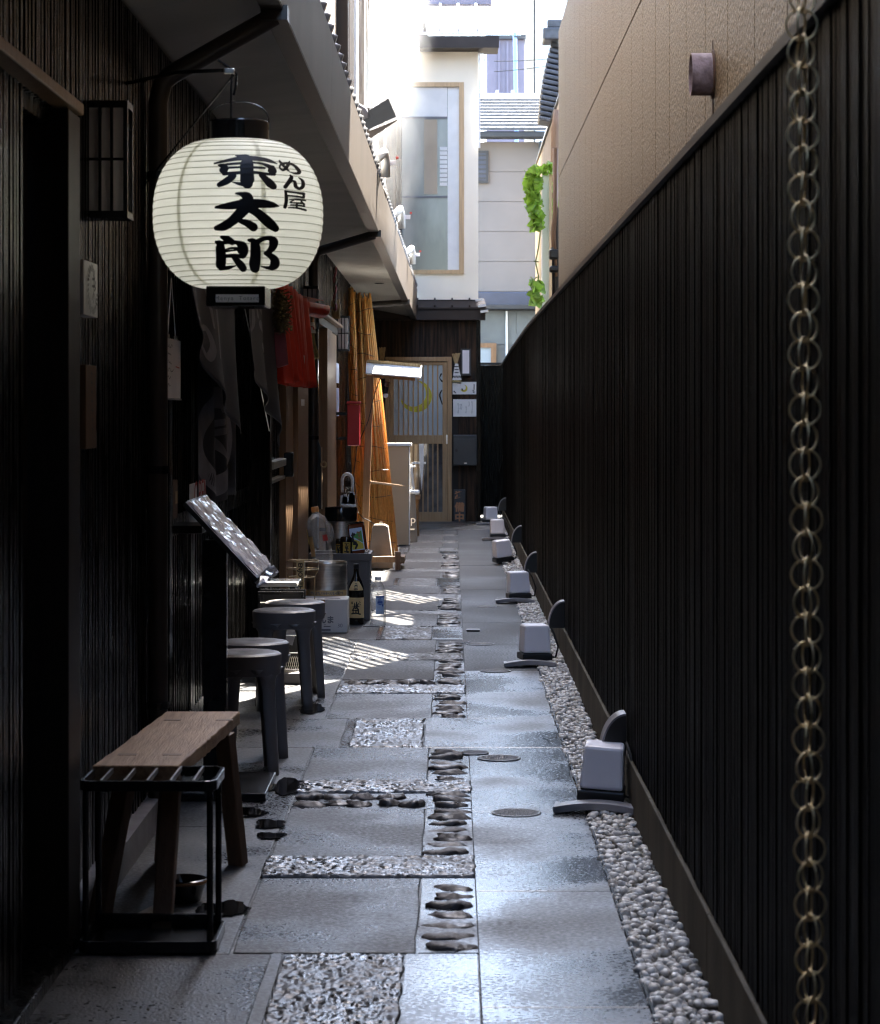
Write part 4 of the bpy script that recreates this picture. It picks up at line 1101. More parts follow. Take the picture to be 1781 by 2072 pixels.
# vine on the milky trellis panel
vp = thing('trellis_screen', 'narrow milky plastic screen with slim posts standing behind the fence', 'screen', (0.9, 23.2, 0))
dz = 23.2
build('sheet', MB().box(gx(1098,dz),gx(1111,dz),dz,dz+.012,0,gz(352,dz)), M['polycarb'], vp)
build('post', MB().box(gx(1111,dz)+.002,gx(1116.5,dz),dz-.03,dz+.03,0,gz(336,dz)), M['beige'], vp)
build('post', MB().box(gx(1096,dz),gx(1098,dz)-.002,dz-.02,dz+.02,0,gz(356,dz)), M['white'], vp)
build('rail', MB().box(gx(1096,dz),gx(1116.5,dz),dz-.02,dz+.02,gz(340,dz)+.005,gz(336,dz)+.012), M['beige'], vp)
vn = thing('climbing_vine', 'bright green climbing vine hanging over the milky screen', 'vine', (0.85, 23.1, 0))
random.seed(21)
leafsrc = []
for i in range(3):
    mb = MB()
    n = 9; pts = []
    for k in range(n):
        a = 2*math.pi*k/n; rr_ = .055*(1+.25*math.cos(3*a)+random.uniform(-.08,.08))
        pts.append(Vector((rr_*math.cos(a), rr_*math.sin(a), .010*math.cos(2*a))))
    mb.add([Vector((0,0,.012))]+pts, [(0,1+k,1+(k+1)%n) for k in range(n)])
    leafsrc.append(build('leaf', mb, M['leaf'], vn, smooth=True, local=True))
lu = [0,0,0]
def leaf(px, py, dd, s):
    i = random.randrange(3)
    o = leafsrc[i] if not lu[i] else inst(leafsrc[i], vn)
    lu[i] = 1
    o.location = at(px, py, dd) - world_loc(vn); o.scale = (s,)*3
    o.rotation_euler = (random.uniform(.4,2.2), random.uniform(-.8,.8), random.uniform(0,6.28))
for i in range(210):
    t = random.random()**.8
    py = 338+t*125
    half = 26*(1-.62*t) if t > .12 else 22
    leaf(1094-half*.75+random.uniform(-1,1)*half*.75, py, 23.05+random.uniform(-.2,.16), random.uniform(.4,.95))
for i in range(22): leaf(random.uniform(1096,1124), random.uniform(333,352), 23.1+random.uniform(-.15,.1), random.uniform(.4,.9))
for i in range(34): leaf(random.uniform(1074,1096), random.uniform(572,618), 23.0+random.uniform(-.15,.1), random.uniform(.5,1.1))
for i in range(26): leaf(random.uniform(1112,1128), random.uniform(350,520), 23.5, random.uniform(.6,1.1))
for st_ in ([(1094,465),(1090,500),(1084,530),(1090,560),(1084,600)],[(1093,345),(1088,400),(1092,470)],[(1088,560),(1079,566),(1074,560)],[(1090,530),(1080,528)]):
    build('stem', MB().tube([at(a,b,23.05) for a, b in st_], .007, 5), M['vinestem'], vn)
# meter boxes and pipes in the slot behind the screen
ms = thing('service_pipes', 'tangle of dark service pipes in the slot beside the tan wall', 'pipes', (0.97, 21.6, 0))
d_ = 21.5
build('pipe', MB().tube([at(1124,300,d_),at(1124,430,d_),at(1120,470,d_),at(1125,560,d_)],.024,8), M['legwood'], ms, smooth=True)
build('pipe', MB().tube([at(1119,500,d_),at(1122,510,d_),at(1122,620,d_)],.022,8), M['black'], ms, smooth=True)
build('meter', MB().obox(at(1121,515,d_),(.09,.1,.09)), M['black'], ms, bevel=.02); build('meter', MB().obox(at(1122,545,d_),(.09,.1,.06)), M['black'], ms, bevel=.02)
build('conduit', MB().tube([at(1129,420,d_),at(1129,640,d_)],.018,8), M['charcoal'], ms)

# roof-edge fittings on the eave: white water pipe with red taps, sheet metal cowl
pl = thing('water_pipe', 'white insulated water pipe with red tap handles along the tiled eave', 'pipe', (-0.5, 24, 2.95))
pts = [Vector((ex(d)-.03+.02*math.sin(d*2.1), d, ez(d)+.405+.025*math.sin(d*1.3))) for d in [15.8+.5*i for i in range(31)]]
build('pipe', MB().tube(pts, .03, 8), M['white'], pl, smooth=True)
for d in (17.2, 21.5, 26.0):
    c = Vector((ex(d)+.0, d, ez(d)+.45))
    build('elbow', MB().tube([c+Vector((0,-.2,0)), c+Vector((.05,-.1,.06)), c+Vector((.06,0,.02)), c+Vector((.06,.02,-.10))], .033, 8), M['white'], pl, smooth=True)
    v = build('tap', MB().obox(c+Vector((.11,.02,.0)), (.05,.025,.035)), M['opal'], pl)
    build('handle', MB().obox(c+Vector((.14,.02,.035)), (.018,.06,.014)), M['redprint'], v)
cw = thing('sheet_cowl', 'bent dark sheet metal cowl jutting from the eave roof into the gap', 'cowl', tuple(at(745,250,17.5)))
dd = 17.5
def quad_sheet(pts, d0, dd1, t=.012):
    p = [at(a,b,d0) for a, b in pts]
    return MB().add(p+[q+Vector((0,t,0)) for q in p], [(0,1,2,3),(7,6,5,4),(0,4,5,1),(1,5,6,2),(2,6,7,3),(3,7,4,0)])
build('flap', MB().add([at(733,232,dd),at(786,199,dd),at(802,236,dd),at(742,264,dd), at(733,232,dd+.5),at(786,199,dd+.5),at(802,236,dd+.5),at(742,264,dd+.5)],
                       [(0,1,2,3),(7,6,5,4),(0,4,5,1),(1,5,6,2),(2,6,7,3),(3,7,4,0)]), M['charcoal'], cw)
build('plate', MB().add([at(741,268,dd),at(805,242,dd),at(803,245,dd+.01),at(742,286,dd), at(741,268,dd+.4),at(805,242,dd+.4),at(803,245,dd+.4),at(742,286,dd+.4)],
                        [(0,1,2,3),(7,6,5,4),(0,4,5,1),(1,5,6,2),(2,6,7,3),(3,7,4,0)]), M['fascia'], cw)
build('duct', MB().tube([at(722,232,dd),at(728,214,dd),at(735,222,dd),at(740,240,dd)],.03,8), M['greyprint'], cw, smooth=True)
# ================================================================= THE PAPER LANTERN
LD = 7.0
lc = at(482, 432, LD)
lt = thing('paper_lantern', 'large round white paper lantern with bold black brush characters over the left wall', 'lantern', tuple(lc))
RX, ZT, ZB = .241, .205, -.213
def lr(z):
    """radius of the lantern at height z (about its centre)"""
    t = (z-ZB)/(ZT-ZB); t = max(0, min(1, t))
    a = 2*t-1
    base = .086
    return base + (RX-base)*max(0, 1-abs(a)**2.25)**.52
nr = 25
zs = []
for i in range(nr+1):
    a = -1+2*i/nr
    zs.append((ZB+ZT)/2+(ZT-ZB)/2*math.sin(a*math.pi/2*.80)/math.sin(math.pi/2*.80))
prof = []
for i in range(nr):
    for k in range(4):
        t = k/4
        z = zs[i]+(zs[i+1]-zs[i])*t
        prof.append((lr(z)-.0016*(1-math.sin(math.pi*t))*1.6, z))
prof.append((lr(zs[-1]), zs[-1]))
build('shade', MB().lathe(prof, lc, 64, cap=False), M['lpaper'], lt, smooth=True)
mb = MB()
for z in zs:
    r = lr(z)-.0005
    mb.tube([lc+Vector((r*math.cos(2*math.pi*k/56), r*math.sin(2*math.pi*k/56), z)) for k in range(56)], .0011, 5, closed=True)
build('hoop', mb, M['rib'], lt, smooth=True, kind='stuff')
# inner paper tapes that show through as darker bands
for k in range(6):
    a = R(-90+22+60*k)
    mb = MB()
    n = 40
    def f(u, v):
        z = ZB+.01+(ZT-ZB-.02)*v; r = lr(z)-.006
        aa = a+(u-.5)*.008/r*1.6
        return lc+Vector((r*math.cos(aa), r*math.sin(aa), z))
    mb.grid(2, n, f)
    build('tape', mb, M['tape'], lt, smooth=True)
top = [(.084,.0),(.087,.003),(.087,.056),(.084,.060),(.079,.060),(.077,.0)]
cpos = lc+Vector((0,0,ZT-.004))
build('top_ring', MB().lathe(top, cpos, 48, cap=False), M['lacquer'], lt, smooth=True, auto=35)
bot = [(.112,0),(.116,-.003),(.116,-.052),(.112,-.056),(.0,-.056)]
bpos = lc+Vector((0,0,ZB+.004))
# the base is a squared black box with a name plate
build('base', MB().box(bpos.x-.079, bpos.x+.085, bpos.y-.116, bpos.y+.1, bpos.z-.058, bpos.z-.002), M['lacquer'], lt, bevel=.003)
np_ = build('name_plate', MB().box(at(445,0,LD).x, at(530,0,LD).x, bpos.y-.119, bpos.y-.1165, gz(616,LD)+.001, gz(599,LD)-.001), M['paper'], lt)
lettering('Menya  Totaro', .0165, M['greyprint'], (at(487.5,0,LD).x, bpos.y-.1195, gz(607.5,LD)), FRONT, np_, space=1.25)
mb = MB().tube([bpos+Vector((.008+.012*math.cos(2*math.pi*k/16), -.05, -.073+.012*math.sin(2*math.pi*k/16))) for k in range(16)], .0016, 6, closed=True)
build('pull_ring', mb, M['blackmetal'], lt, smooth=True)
# hanging wire bail, cord
mb = MB().tube([cpos+Vector((.088*math.cos(a_), 0, .03+.085*math.sin(a_)**.5)) for a_ in [math.pi*(i+.02)/16.04 for i in range(17)]], .0018, 5)
build('bail', mb, M['blackmetal'], lt, smooth=True)
ft = MB().tube([cpos+Vector((-.02,0,-.02)), cpos+Vector((-.02,0,.07)), at(468,180,LD), at(470,150,LD)], .0035, 6)
build('cord', ft, M['rubber'], lt, smooth=True)
bl = build('bulb', MB().ell(lc+Vector((0,0,.03)), (.03,.03,.045), 12, 8), mat('lit_bulb', (.9,.88,.7), rough=.4, var=0, emit=(1,.985,.92), estr=3.0), lt, smooth=True)
# brush characters on the shade
def on_lantern(u, v, lift):
    px = 427.4+u*.1375; py = 285+v*.1375
    x = (px-914)*(LD-.225)/5000-lc.x; z = gz(py,LD-.225)-lc.z
    z = max(ZB+.004, min(ZT-.004, z))
    r = lr(z); s = max(-.985, min(.985, x/r)); a = math.asin(s)
    r += .0022+lift
    return lc+Vector((r*math.sin(a), -r*math.cos(a), z))
TO = [[(45,325,26),(200,290,40),(330,262,52),(450,240,62),(600,240,62),(750,255,56),(860,280,44),(945,312,12)],
      [(350,205,16),(420,215,50),(490,250,130),(515,330,165),(520,420,168),(528,520,172),(532,600,175),(535,630,140)],
      [(540,650,60),(430,640,46),(310,610,12)],
      [(105,352,24),(180,375,90),(190,430,120),(205,480,60)],
      [(140,352,30),(300,335,34),(430,325,34),(600,312,26),(740,325,34),(850,370,60)],
      [(870,390,90),(880,440,112),(878,470,60)],
      [(260,400,24),(430,385,30),(600,385,34),(770,388,30)],
      [(190,490,44),(430,470,44),(620,462,40),(780,478,40),(910,480,40)],
      [(330,520,80),(300,548,90),(230,600,92),(130,652,66)],
      [(725,500,60),(790,560,84),(850,620,104),(900,665,84)]]
TA = [[(80,985,34),(250,968,86),(420,945,112),(560,930,116),(750,926,112),(900,940,76),(980,955,16)],
      [(372,782,26),(450,790,60),(520,830,140),(528,890,180),(520,950,175),(480,1020,150),(400,1110,135),(300,1200,120),(190,1265,112),(85,1288,66)],
      [(560,1000,100),(660,1050,110),(760,1130,125),(860,1220,128),(930,1280,96)],
      [(440,1190,60),(530,1215,92),(620,1272,112)]]
RO = [[(160,1420,44),(240,1450,90),(310,1492,80)],
      [(75,1490,36),(125,1520,100),(138,1620,126),(138,1740,130),(125,1830,124),(130,1860,60)],
      [(150,1502,50),(280,1495,46),(380,1500,56),(450,1550,130),(460,1620,140),(448,1680,100),(420,1700,50)],
      [(210,1600,16),(290,1580,28),(400,1580,30)],[(200,1625,34),(300,1615,22),(400,1600,20)],
      [(190,1695,44),(320,1685,46),(430,1690,46)],
      [(120,1870,50),(240,1855,46),(350,1828,14)],
      [(330,1715,60),(370,1760,84),(420,1820,100),(450,1862,96)],
      [(550,1465,36),(610,1480,84),(640,1560,120),(636,1700,130),(618,1800,136),(615,1858,120)],
      [(670,1490,70),(740,1445,56),(830,1425,60),(890,1460,112),(895,1520,104),(860,1590,80),(790,1650,50)],
      [(780,1648,50),(860,1690,84),(905,1750,112),(890,1810,110),(850,1850,70)],
      [(860,1855,50),(780,1850,38),(700,1832,12)]]
ME = [[(975,258,22),(1005,300,36),(1060,360,34),(1110,408,26)],
      [(1112,256,16),(1100,310,40),(1070,370,40),(1030,405,32),(985,372,24),(1000,320,26),(1080,290,34),(1170,310,36),(1235,370,48),(1255,420,44),(1200,440,30),(1120,425,10)]]
NN = [[(1135,478,24),(1152,510,50),(1120,580,52),(1070,660,50)],
      [(1095,630,20),(1160,565,24),(1200,575,40),(1215,640,48),(1265,670,40),(1312,625,46),(1305,545,40),(1250,500,12)]]
YA = [[(1070,722,26),(1085,800,42),(1085,890,44),(1068,962,44)],[(1085,728,28),(1230,735,30),(1325,742,40)],[(1326,745,34),(1325,795,30)],
      [(1105,790,24),(1220,792,26),(1325,798,28)],[(1125,848,14),(1240,838,24),(1345,840,22)],
      [(1190,850,16),(1135,888,18),(1220,890,22),(1310,888,30)],[(1290,860,24),(1325,900,30)],[(1140,925,14),(1230,922,22),(1330,928,24)],
      [(1225,890,24),(1228,965,26)],[(1110,968,16),(1230,965,26),(1345,985,30)]]
for nm, ch in (('character', TO), ('character', TA), ('character', RO), ('small_character', ME), ('small_character', NN), ('small_character', YA)):
    build(nm, strokes_mesh(ch, on_lantern, 1.16), M['ink'], lt)
# bracket arms that carry it
bk = thing('lantern_bracket', 'thin black iron bracket arms holding the big paper lantern', 'bracket', (-1.0, 7.6, 2.4))
hk = at(470,150,LD)
mb = MB().tube([(-1.04,7.9,2.46), (-.80,7.2,2.40), hk+Vector((0,0,.012))], .006, 6)
build('arm', mb, M['blackmetal'], bk)
build('arm', MB().tube([(-1.04,8.3,2.16), hk+Vector((.002,.02,.0))], .0035, 6), M['blackmetal'], bk)
build('hook', MB().tube([hk+Vector((-.04,0,.04)), hk+Vector((0,0,.012)), hk+Vector((.012,0,.0)), hk+Vector((.01,0,-.04)), hk+Vector((.004,0,-.06))], .004, 6), M['blackmetal'], bk)
build('clamp', MB().obox(hk+Vector((-.008,0,.008)), (.03,.02,.016)), M['steel'], bk, bevel=.003)

# ================================================================= LEFT FOREGROUND
# wall lamp near the lantern
def shoji_lamp(d0, ztop, w, h, label, first):
    t = thing('wall_lamp', label, 'wall lamp', (WX, d0, ztop-h), group='black box lamps with paper panes on the left wall')
    x0, x1 = WX, WX+w
    lo, hi = ztop-h, ztop
    build('housing', MB().box(x0,x1,d0,d0+.13,hi-.02,hi).box(x0,x1,d0,d0+.13,lo,lo+.02).box(x1-.012,x1,d0,d0+.012,lo+.02,hi-.02).box(x0,x0+.012,d0,d0+.012,lo+.02,hi-.02)
          .box(x1-.012,x1,d0+.118,d0+.13,lo+.02,hi-.02), M['blackmetal'], t)
    build('paper', MB().box(x0+.001,x1-.014,d0+.014,d0+.116,lo+.021,hi-.021), M['shoji'], t)
    for i in range(2):
        xx = x0+.012+(w-.024)*(i+1)/3
        build('bar', MB().box(xx-.004,xx+.004,d0+.002,d0+.0125,lo+.02,hi-.02), M['blackmetal'], t)
    build('bar', MB().box(x0+.012,x1-.012,d0+.0005,d0+.011,(lo+hi)/2-.004,(lo+hi)/2+.004), M['blackmetal'], t)
    return t
shoji_lamp(7.05, 2.30, .125, .335, 'nearest black box lamp with dim paper panes above the square sign', True)
shoji_lamp(17.3, 2.28, .115, .32, 'middle black box lamp with three paper panes beside the straw ornament', False)
shoji_lamp(22.6, 2.27, .115, .325, 'farthest black box lamp beside the top of the reed screens', False)
# square panel sign
sg = thing('square_sign', 'small square pale sign with an ink drawn wreath emblem on the black wall', 'sign', (-1.0, 6.8, 2.0))
x = -1.0
build('panel', MB().box(WX, x, 6.72, 6.98, gz(640,6.85), gz(530,6.85)), M['paper'], sg, bevel=.002)
cz, cy = gz(586,6.85), 6.85
sk = []
rnd = random.Random(3)
for i in range(26):
    a = 2*math.pi*i/26
    r0, r1 = .052+rnd.uniform(-.003,.003), .066+rnd.uniform(-.004,.008)
    sk.append([(cy+r0*math.cos(a)*1.25, cz+r0*math.sin(a), .007), (cy+r1*math.cos(a+.12)*1.25, cz+r1*math.sin(a+.12), .009)])
sk += [[(cy-.02,cz+.028,.007),(cy+.015,cz+.03,.007)],[(cy-.028,cz+.008,.006),(cy+.028,cz+.010,.008)],[(cy,cz+.04,.006),(cy-.002,cz-.035,.008)],[(cy-.03,cz-.028,.007),(cy-.01,cz-.012,.005)],[(cy+.03,cz-.03,.008),(cy+.012,cz-.012,.005)]]
build('emblem', strokes_mesh(sk, lambda a, b, w: Vector((x+.0008+w, a, b))), M['ink'], sg)
wp = thing('wood_plaque', 'narrow upright brown wooden plaque with brush writing, below the square sign', 'plaque', (-1.03, 6.93, 1.2))
build('board', MB().box(WX, -1.015, 6.86, 7.06, gz(908,6.95), gz(739,6.95)), M['plaque'], wp, bevel=.002)
sk = []
for i in range(7):
    z = gz(755,6.95)-.026*i
    sk.append([(6.95,z,.006),(6.975,z-.002,.006)]); sk.append([(6.963,z+.006,.005),(6.96,z-.012,.006)])
build('writing', strokes_mesh(sk, lambda a, b, w: Vector((-1.0142+w, a, b))), M['ink'], wp)

# indigo noren curtains
def cloth(name, par, d0, d1, xo, zt, zb0, zb1, m, folds, amp, seed, sway=0.0):
    def f(u, v):
        d = d0+(d1-d0)*u
        zb = zb0+(zb1-zb0)*u
        z = zt+(zb-zt)*v
        w = amp*(.25+.75*v)*math.sin(u*folds*2*math.pi+seed)+.4*amp*v*math.sin(u*folds*4.3+seed*2)
        return Vector((xo+w+sway*v*v, d, z+.012*v*math.sin(u*7+seed)))
    o = build(name, MB().grid(48, 24, f), m, par, smooth=True)
    sm = o.modifiers.new('thickness', 'SOLIDIFY'); sm.thickness = .002
    return o, f
nr_ = thing('noren_curtain', 'dark indigo split curtain with white brush pattern hanging in the near shop front', 'curtain', (-0.98, 10.8, 1.2))
build('rod', MB().tube([(-0.965,8.7,2.02),(-0.965,13.6,2.02)], .012, 8), M['blackwood'], nr_)
c1, f1 = cloth('curtain_panel', nr_, 8.85, 10.75, -0.955, 2.02, 1.70, 1.30, M['navycloth'], 2.2, .020, 1.0, .03)
c2, f2 = cloth('curtain_panel', nr_, 9.7, 11.4, -1.005, 2.02, 1.02, 1.02, M['navycloth'], 3.0, .022, 2.2)
c3, f3 = cloth('curtain_panel', nr_, 11.45, 13.4, -0.945, 2.02, 1.60, 1.22, M['navycloth'], 2.4, .020, 3.1, .03)
def on_cloth(f): return lambda a, b, w: f(a, b)+Vector((.0035+w*.3, 0, 0))
pk = [[(.10,.50,.02),(.16,.42,.05),(.22,.55,.05),(.16,.66,.04),(.12,.60,.02)],[(.28,.70,.02),(.36,.62,.05),(.42,.72,.06),(.36,.86,.05),(.30,.80,.03)],[(.34,.2,.03),(.42,.4,.04),(.45,.55,.02)],[(.5,.15,.03),(.53,.5,.05),(.5,.75,.02)]]
for q_ in pk: build('motif', strokes_mesh([q_], on_cloth(f1)), M['whiteprint'], nr_)
ring = [(.5+.36*math.cos(R(t)), .74+.19*math.sin(R(t)), .09) for t in range(0, 361, 20)]
pk = [ring, [(.30,.12,.02),(.36,.35,.05),(.40,.62,.03)], [(.62,.05,.05),(.66,.3,.08),(.60,.60,.04)], [(.40,.66,.03),(.62,.66,.03)],[(.38,.70,.03),(.64,.70,.03)],[(.36,.80,.02),(.5,.74,.05),(.66,.82,.02)]]
for q_ in pk: build('motif', strokes_mesh([q_], on_cloth(f2)), M['whiteprint'], nr_)
pk = [[(.12,.1,.03),(.16,.35,.06),(.10,.5,.02)],[(.3,.18,.10),(.34,.22,.06)],[(.30,.36,.10),(.33,.38,.08)],[(.32,.55,.09),(.36,.56,.07)],[(.2,.05,.02),(.24,.3,.03)]]
for q_ in pk: build('motif', strokes_mesh([q_], on_cloth(f3)), M['whiteprint'], nr_)
build('cord', MB().tube([at(495,622,12.2), at(545,872,13.2)], .003, 5), M['white'], nr_)
# hanging menu card
mc = thing('menu_card', 'white handwritten menu card hung on two cords by the indigo curtain', 'menu card', tuple(at(334,740,8.6)))
dd = 8.6
xa = -0.985
build('card', MB().box(xa-.004, xa, 8.46, 8.98, gz(806,8.6)+.0, gz(684,8.6)), M['paper'], mc)
build('sleeve', MB().box(xa-.006, xa+.003, 8.45, 8.99, gz(806,8.6)-.006, gz(806,8.6)-.001), M['steel'], mc)
for yy in (8.58, 8.84):
    build('cord', MB().tube([(xa-.002,yy,gz(684,8.6)), (xa-.002,8.70,gz(560,8.6))], .0022, 5), M['white'], mc)
    build('clip', MB().box(xa-.006,xa+.004,yy-.02,yy+.02,gz(684,8.6)+.001,gz(676,8.6)), M['steel'], mc)
sk = []
for i in range(6):
    z = gz(700+16*i,8.6)
    rnd = random.Random(50+i)
    p = [(8.50+.012*k, z+rnd.uniform(-.006,.006), .0035) for k in range(12+rnd.randrange(14))]
    sk.append(p)
build('writing', strokes_mesh(sk, lambda a, b, w: Vector((xa+.0008+w*.2, a, b))), M['ink'], mc)
build('underline', strokes_mesh([[(8.80,gz(740,8.6),.004),(8.92,gz(742,8.6),.004)]], lambda a, b, w: Vector((xa+.0025, a, b))), M['redprint'], mc)
ps = thing('banner_pole', 'thin bright metal pole standing against the black wall by the menu card', 'pole', (-0.99, 8.45, 0))
build('pole', MB().tube([(-0.995,8.45,0),(-0.985,8.45,2.05)], .0065, 8), M['steel'], ps, smooth=True)
build('joint', MB().lathe([(.010,0),(.010,.05)], (-0.988,8.45,1.88), 10), M['blackmetal'], ps)
build('foot', MB().lathe([(.04,0),(.04,.02),(.01,.03)], (-0.995,8.45,0), 14), M['blackmetal'], ps)
# open sign
os_ = thing('open_sign', 'white paper sign reading OPEN in faint red behind the menu stand', 'sign', (-1.0, 9.7, 1.0))
build('sheet', MB().box(-1.004, -1.0, 9.45, 10.25, gz(1070,9.85), gz(974,9.85)), M['paper'], os_)
lettering('OPEN', .16, M['redprint'], (-0.9985, 9.85, gz(1002,9.85)), WALLL, os_, sx=1.3)
pq = thing('shop_plaque', 'small brown wooden plaque on the wall left of the OPEN sign', 'plaque', (-1.03, 9.15, 1.0))
build('board', MB().box(-1.05, -1.02, 8.98, 9.2, gz(1050,9.1), gz(972,9.1)), M['plaque'], pq, bevel=.002)
build('label', MB().box(-1.0195, -1.018, 9.12, 9.18, gz(1020,9.1), gz(995,9.1)), M['kraft'], pq)

# tilted menu stand wrapped in plastic
mt = thing('menu_stand', 'black menu stand with a tilted board wrapped in shiny crinkled plastic', 'menu stand', (-0.85, 9.3, 0))
A0 = Vector((-.974, 0, 1.076)); C0 = Vector((-.709, 0, .794))
ax = (C0-A0); nn_ = Vector((-ax.z, 0, ax.x)).normalized()
if nn_.z < 0: nn_ = -nn_
def bsheet(u, v):
    p = A0+ax*v + Vector((0, 9.0+.66*u, 0))
    e = min(u, 1-u, v, 1-v)
    return p + nn_*(.016 + (.0055*noise.fractal(Vector((u*9, v*6, 1.3)), 1, 2, 3) + .004*math.sin((u*1.6+v)*26+2*noise.noise(Vector((u*4,v*4,9)))) if e > .001 else -.010))
build('plastic_wrap', MB().grid(60, 50, bsheet), M['wrap'], mt, smooth=True)
mb = MB()
cen = (A0+C0)/2+Vector((0,9.33,0))
rotm = Matrix((ax.normalized(), Vector((0,1,0)), nn_)).transposed()
mb.obox(cen, (ax.length, .65, .022), rotm)
build('board', mb, M['black'], mt)
mb = MB()
for i in range(14):
    z = random.uniform(-.01,.015)
    mb.obox(C0+Vector((.008+random.uniform(-.006,.012), 9.02+.047*i, z-.01)), (.035,.05,.006), Matrix.Rotation(random.uniform(-.6,.9),3,'Y') @ Matrix.Rotation(random.uniform(-.5,.5),3,'X'))
build('plastic_fold', mb, M['wrap'], mt)
build('post', MB().box(-.925,-.838,9.2,9.26,.03,.93), M['blackmetal'], mt, bevel=.003)
build('foot_plate', MB().box(-1.04,-.672,8.93,9.46,0.0,.03), M['blackmetal'], mt, bevel=.004)
build('tray', MB().obox(at(385,1068,9.3), (.12,.3,.03)), M['black'], mt, bevel=.004)

# plastic stools
def make_stool(label):
    t = thing('plastic_stool', label, 'stool', (0,0,0), group='grey plastic stools outside the shops')
    H = .47; r = .15
    prof = [(0.0001,H-.004),(.018,H-.004),(.020,H-.004),(.045,H-.001),(.128,H),(.140,H-.003),(.149,H-.009),(.150,H-.016),(.147,H-.085),(.143,H-.086),(.144,H-.020),(.128,H-.012),(.0001,H-.010)]
    build('seat', MB().lathe(prof, (0,0,0), 40, cap=False), M['stool'], t, smooth=True, local=True, auto=45)
    build('seat_hole', MB().lathe([(0.0001,H-.0015),(.019,H-.0008)], (0,0,0), 18, cap=False), M['black'], t, local=True)
    for k in range(4):
        a = R(45+90*k)
        mb = MB()
        n = 10
        c, s = math.cos(a), math.sin(a)
        vs = []
        fs = []
        for i in range(n+1):
            t_ = i/n; z = (H-.06)*(1-t_)
            rad = .146+.028*t_
            w = .040-.009*t_ + .055*max(0, 1-t_*6)**2
            for q in range(5):
                b = (q/4-.5)*2
                off = rad - .022*b*b*(1-.3*t_)
                x_ = c*off - s*w*b; y_ = s*off + c*w*b
                vs.append((x_, y_, z))
        for i in range(n):
            for q in range(4):
                a0 = i*5+q
                fs.append((a0, a0+1, a0+6, a0+5))
        mb.add(vs, fs)
        o = build('leg', mb, M['stool'], t, smooth=True, local=True)
        sm = o.modifiers.new('thickness', 'SOLIDIFY'); sm.thickness = .009; sm.offset = -1
    return t
s0 = make_stool('front stool of the near pair, grey plastic, beyond the wooden bench')
s0.location = (-.815, 9.67, 0); s0.rotation_euler = (0,0,R(8))
dup(s0, (-.815, 10.13, 0), R(12), 'back stool of the near pair, grey plastic, half behind its twin')
dup(s0, (-.795, 11.72, 0), R(6), 'front stool of the far pair, grey plastic, near the white carton')
dup(s0, (-.775, 12.22, 0), R(14), 'back stool of the far pair, grey plastic, touching the wire umbrella stand')
# wire mesh bin between the stools
wb_ = thing('mesh_rack', 'black wire mesh rack with grey base standing behind the far stools', 'rack', (-.85, 12.9, 0))
x0, x1, y0, y1 = -1.0, -.765, 12.75, 12.95
build('frame', MB().box(x0,x0+.012,y0,y0+.012,.06,.46).box(x1-.012,x1,y0,y0+.012,.06,.46).box(x0,x0+.012,y1-.012,y1,.06,.46).box(x1-.012,x1,y1-.012,y1,.06,.46).box(x0,x1,y0,y0+.012,.461,.475).box(x0,x1,y1-.012,y1,.461,.475), M['blackmetal'], wb_)
build('base', MB().box(x0-.01,x1+.01,y0-.01,y1+.01,0,.055), M['stool'], wb_, bevel=.004)
for z in (.16,.25,.34,.42):
    build('rail', MB().tube([(x0+.006,y0+.004,z),(x1-.006,y0+.004,z)],.003,5), M['steel'], wb_)
mb = MB()
for i in range(20): mb.tube([(x0+.012+.0105*i,y0+.005,.06),(x0+.03+.0105*i,y0+.005,.14)],.0012,4); mb.tube([(x0+.03+.0105*i,y0+.005,.06),(x0+.012+.0105*i,y0+.005,.14)],.0012,4)
build('mesh', mb, M['steel'], wb_, kind='stuff')
build('back_panel', MB().box(x0+.013,x1-.013,y1-.008,y1-.004,.06,.46), M['black'], wb_)
build('label', MB().obox((-.83,12.78,.26),(.05,.004,.12), Matrix.Rotation(.3,3,'Y')), M['greyprint'], wb_)
tr = thing('metal_tray', 'flat grey metal tray lying level behind the far stool seats', 'tray', (-.9,13.3,.5))
build('tray', MB().box(-1.03,-.82,13.1,13.5,.475,.492).box(-1.03,-.82,13.095,13.1,.476,.50), M['steel'], tr, bevel=.003)
build('stand', MB().box(-1.02,-.99,13.1,13.4,0,.474).box(-.86,-.83,13.1,13.4,0,.474), M['blackmetal'], tr)

# wooden bench
bn = thing('wooden_bench', 'low rustic wooden bench with splayed legs on the left concrete', 'bench', (-.82, 7.2, 0))
P0, P1, P2, P3 = Vector((-.967,6.65,.46)), Vector((-.735,6.65,.46)), Vector((-.671,7.84,.46)), Vector((-.905,7.84,.46))
def bedge(a, b, n, j, rnd):
    return [a+(b-a)*i/n+Vector((rnd.uniform(-j,j), rnd.uniform(-j*.4,j*.4), 0)) for i in range(n)]
rnd = random.Random(8)
out = bedge(P0,P1,4,.001,rnd)+bedge(P1,P2,30,.0028,rnd)+bedge(P2,P3,4,.001,rnd)+bedge(P3,P0,24,.0025,rnd)
build('seat', MB().prism([(p.x,p.y) for p in out], lambda a,b,w: Vector((a,b,.418+w)), .042), M['benchwood'], bn, bevel=.005)
for i, (tx, ty, fx, fy) in enumerate(((-.90,6.86,-.965,6.73),(-.775,6.86,-.785,6.70),(-.70,7.62,-.665,7.70),(-.86,7.62,-.90,7.72))):
    a = Vector((tx,ty,.419)); b = Vector((fx,fy,0.0))
    build('leg', MB().beam(b, a, .052, .042), M['legwood'], bn, bevel=.004)
    build('tenon', MB().box(tx-.026,tx+.026,ty-.018,ty+.018,.4595,.4608), M['legwood'], bn)

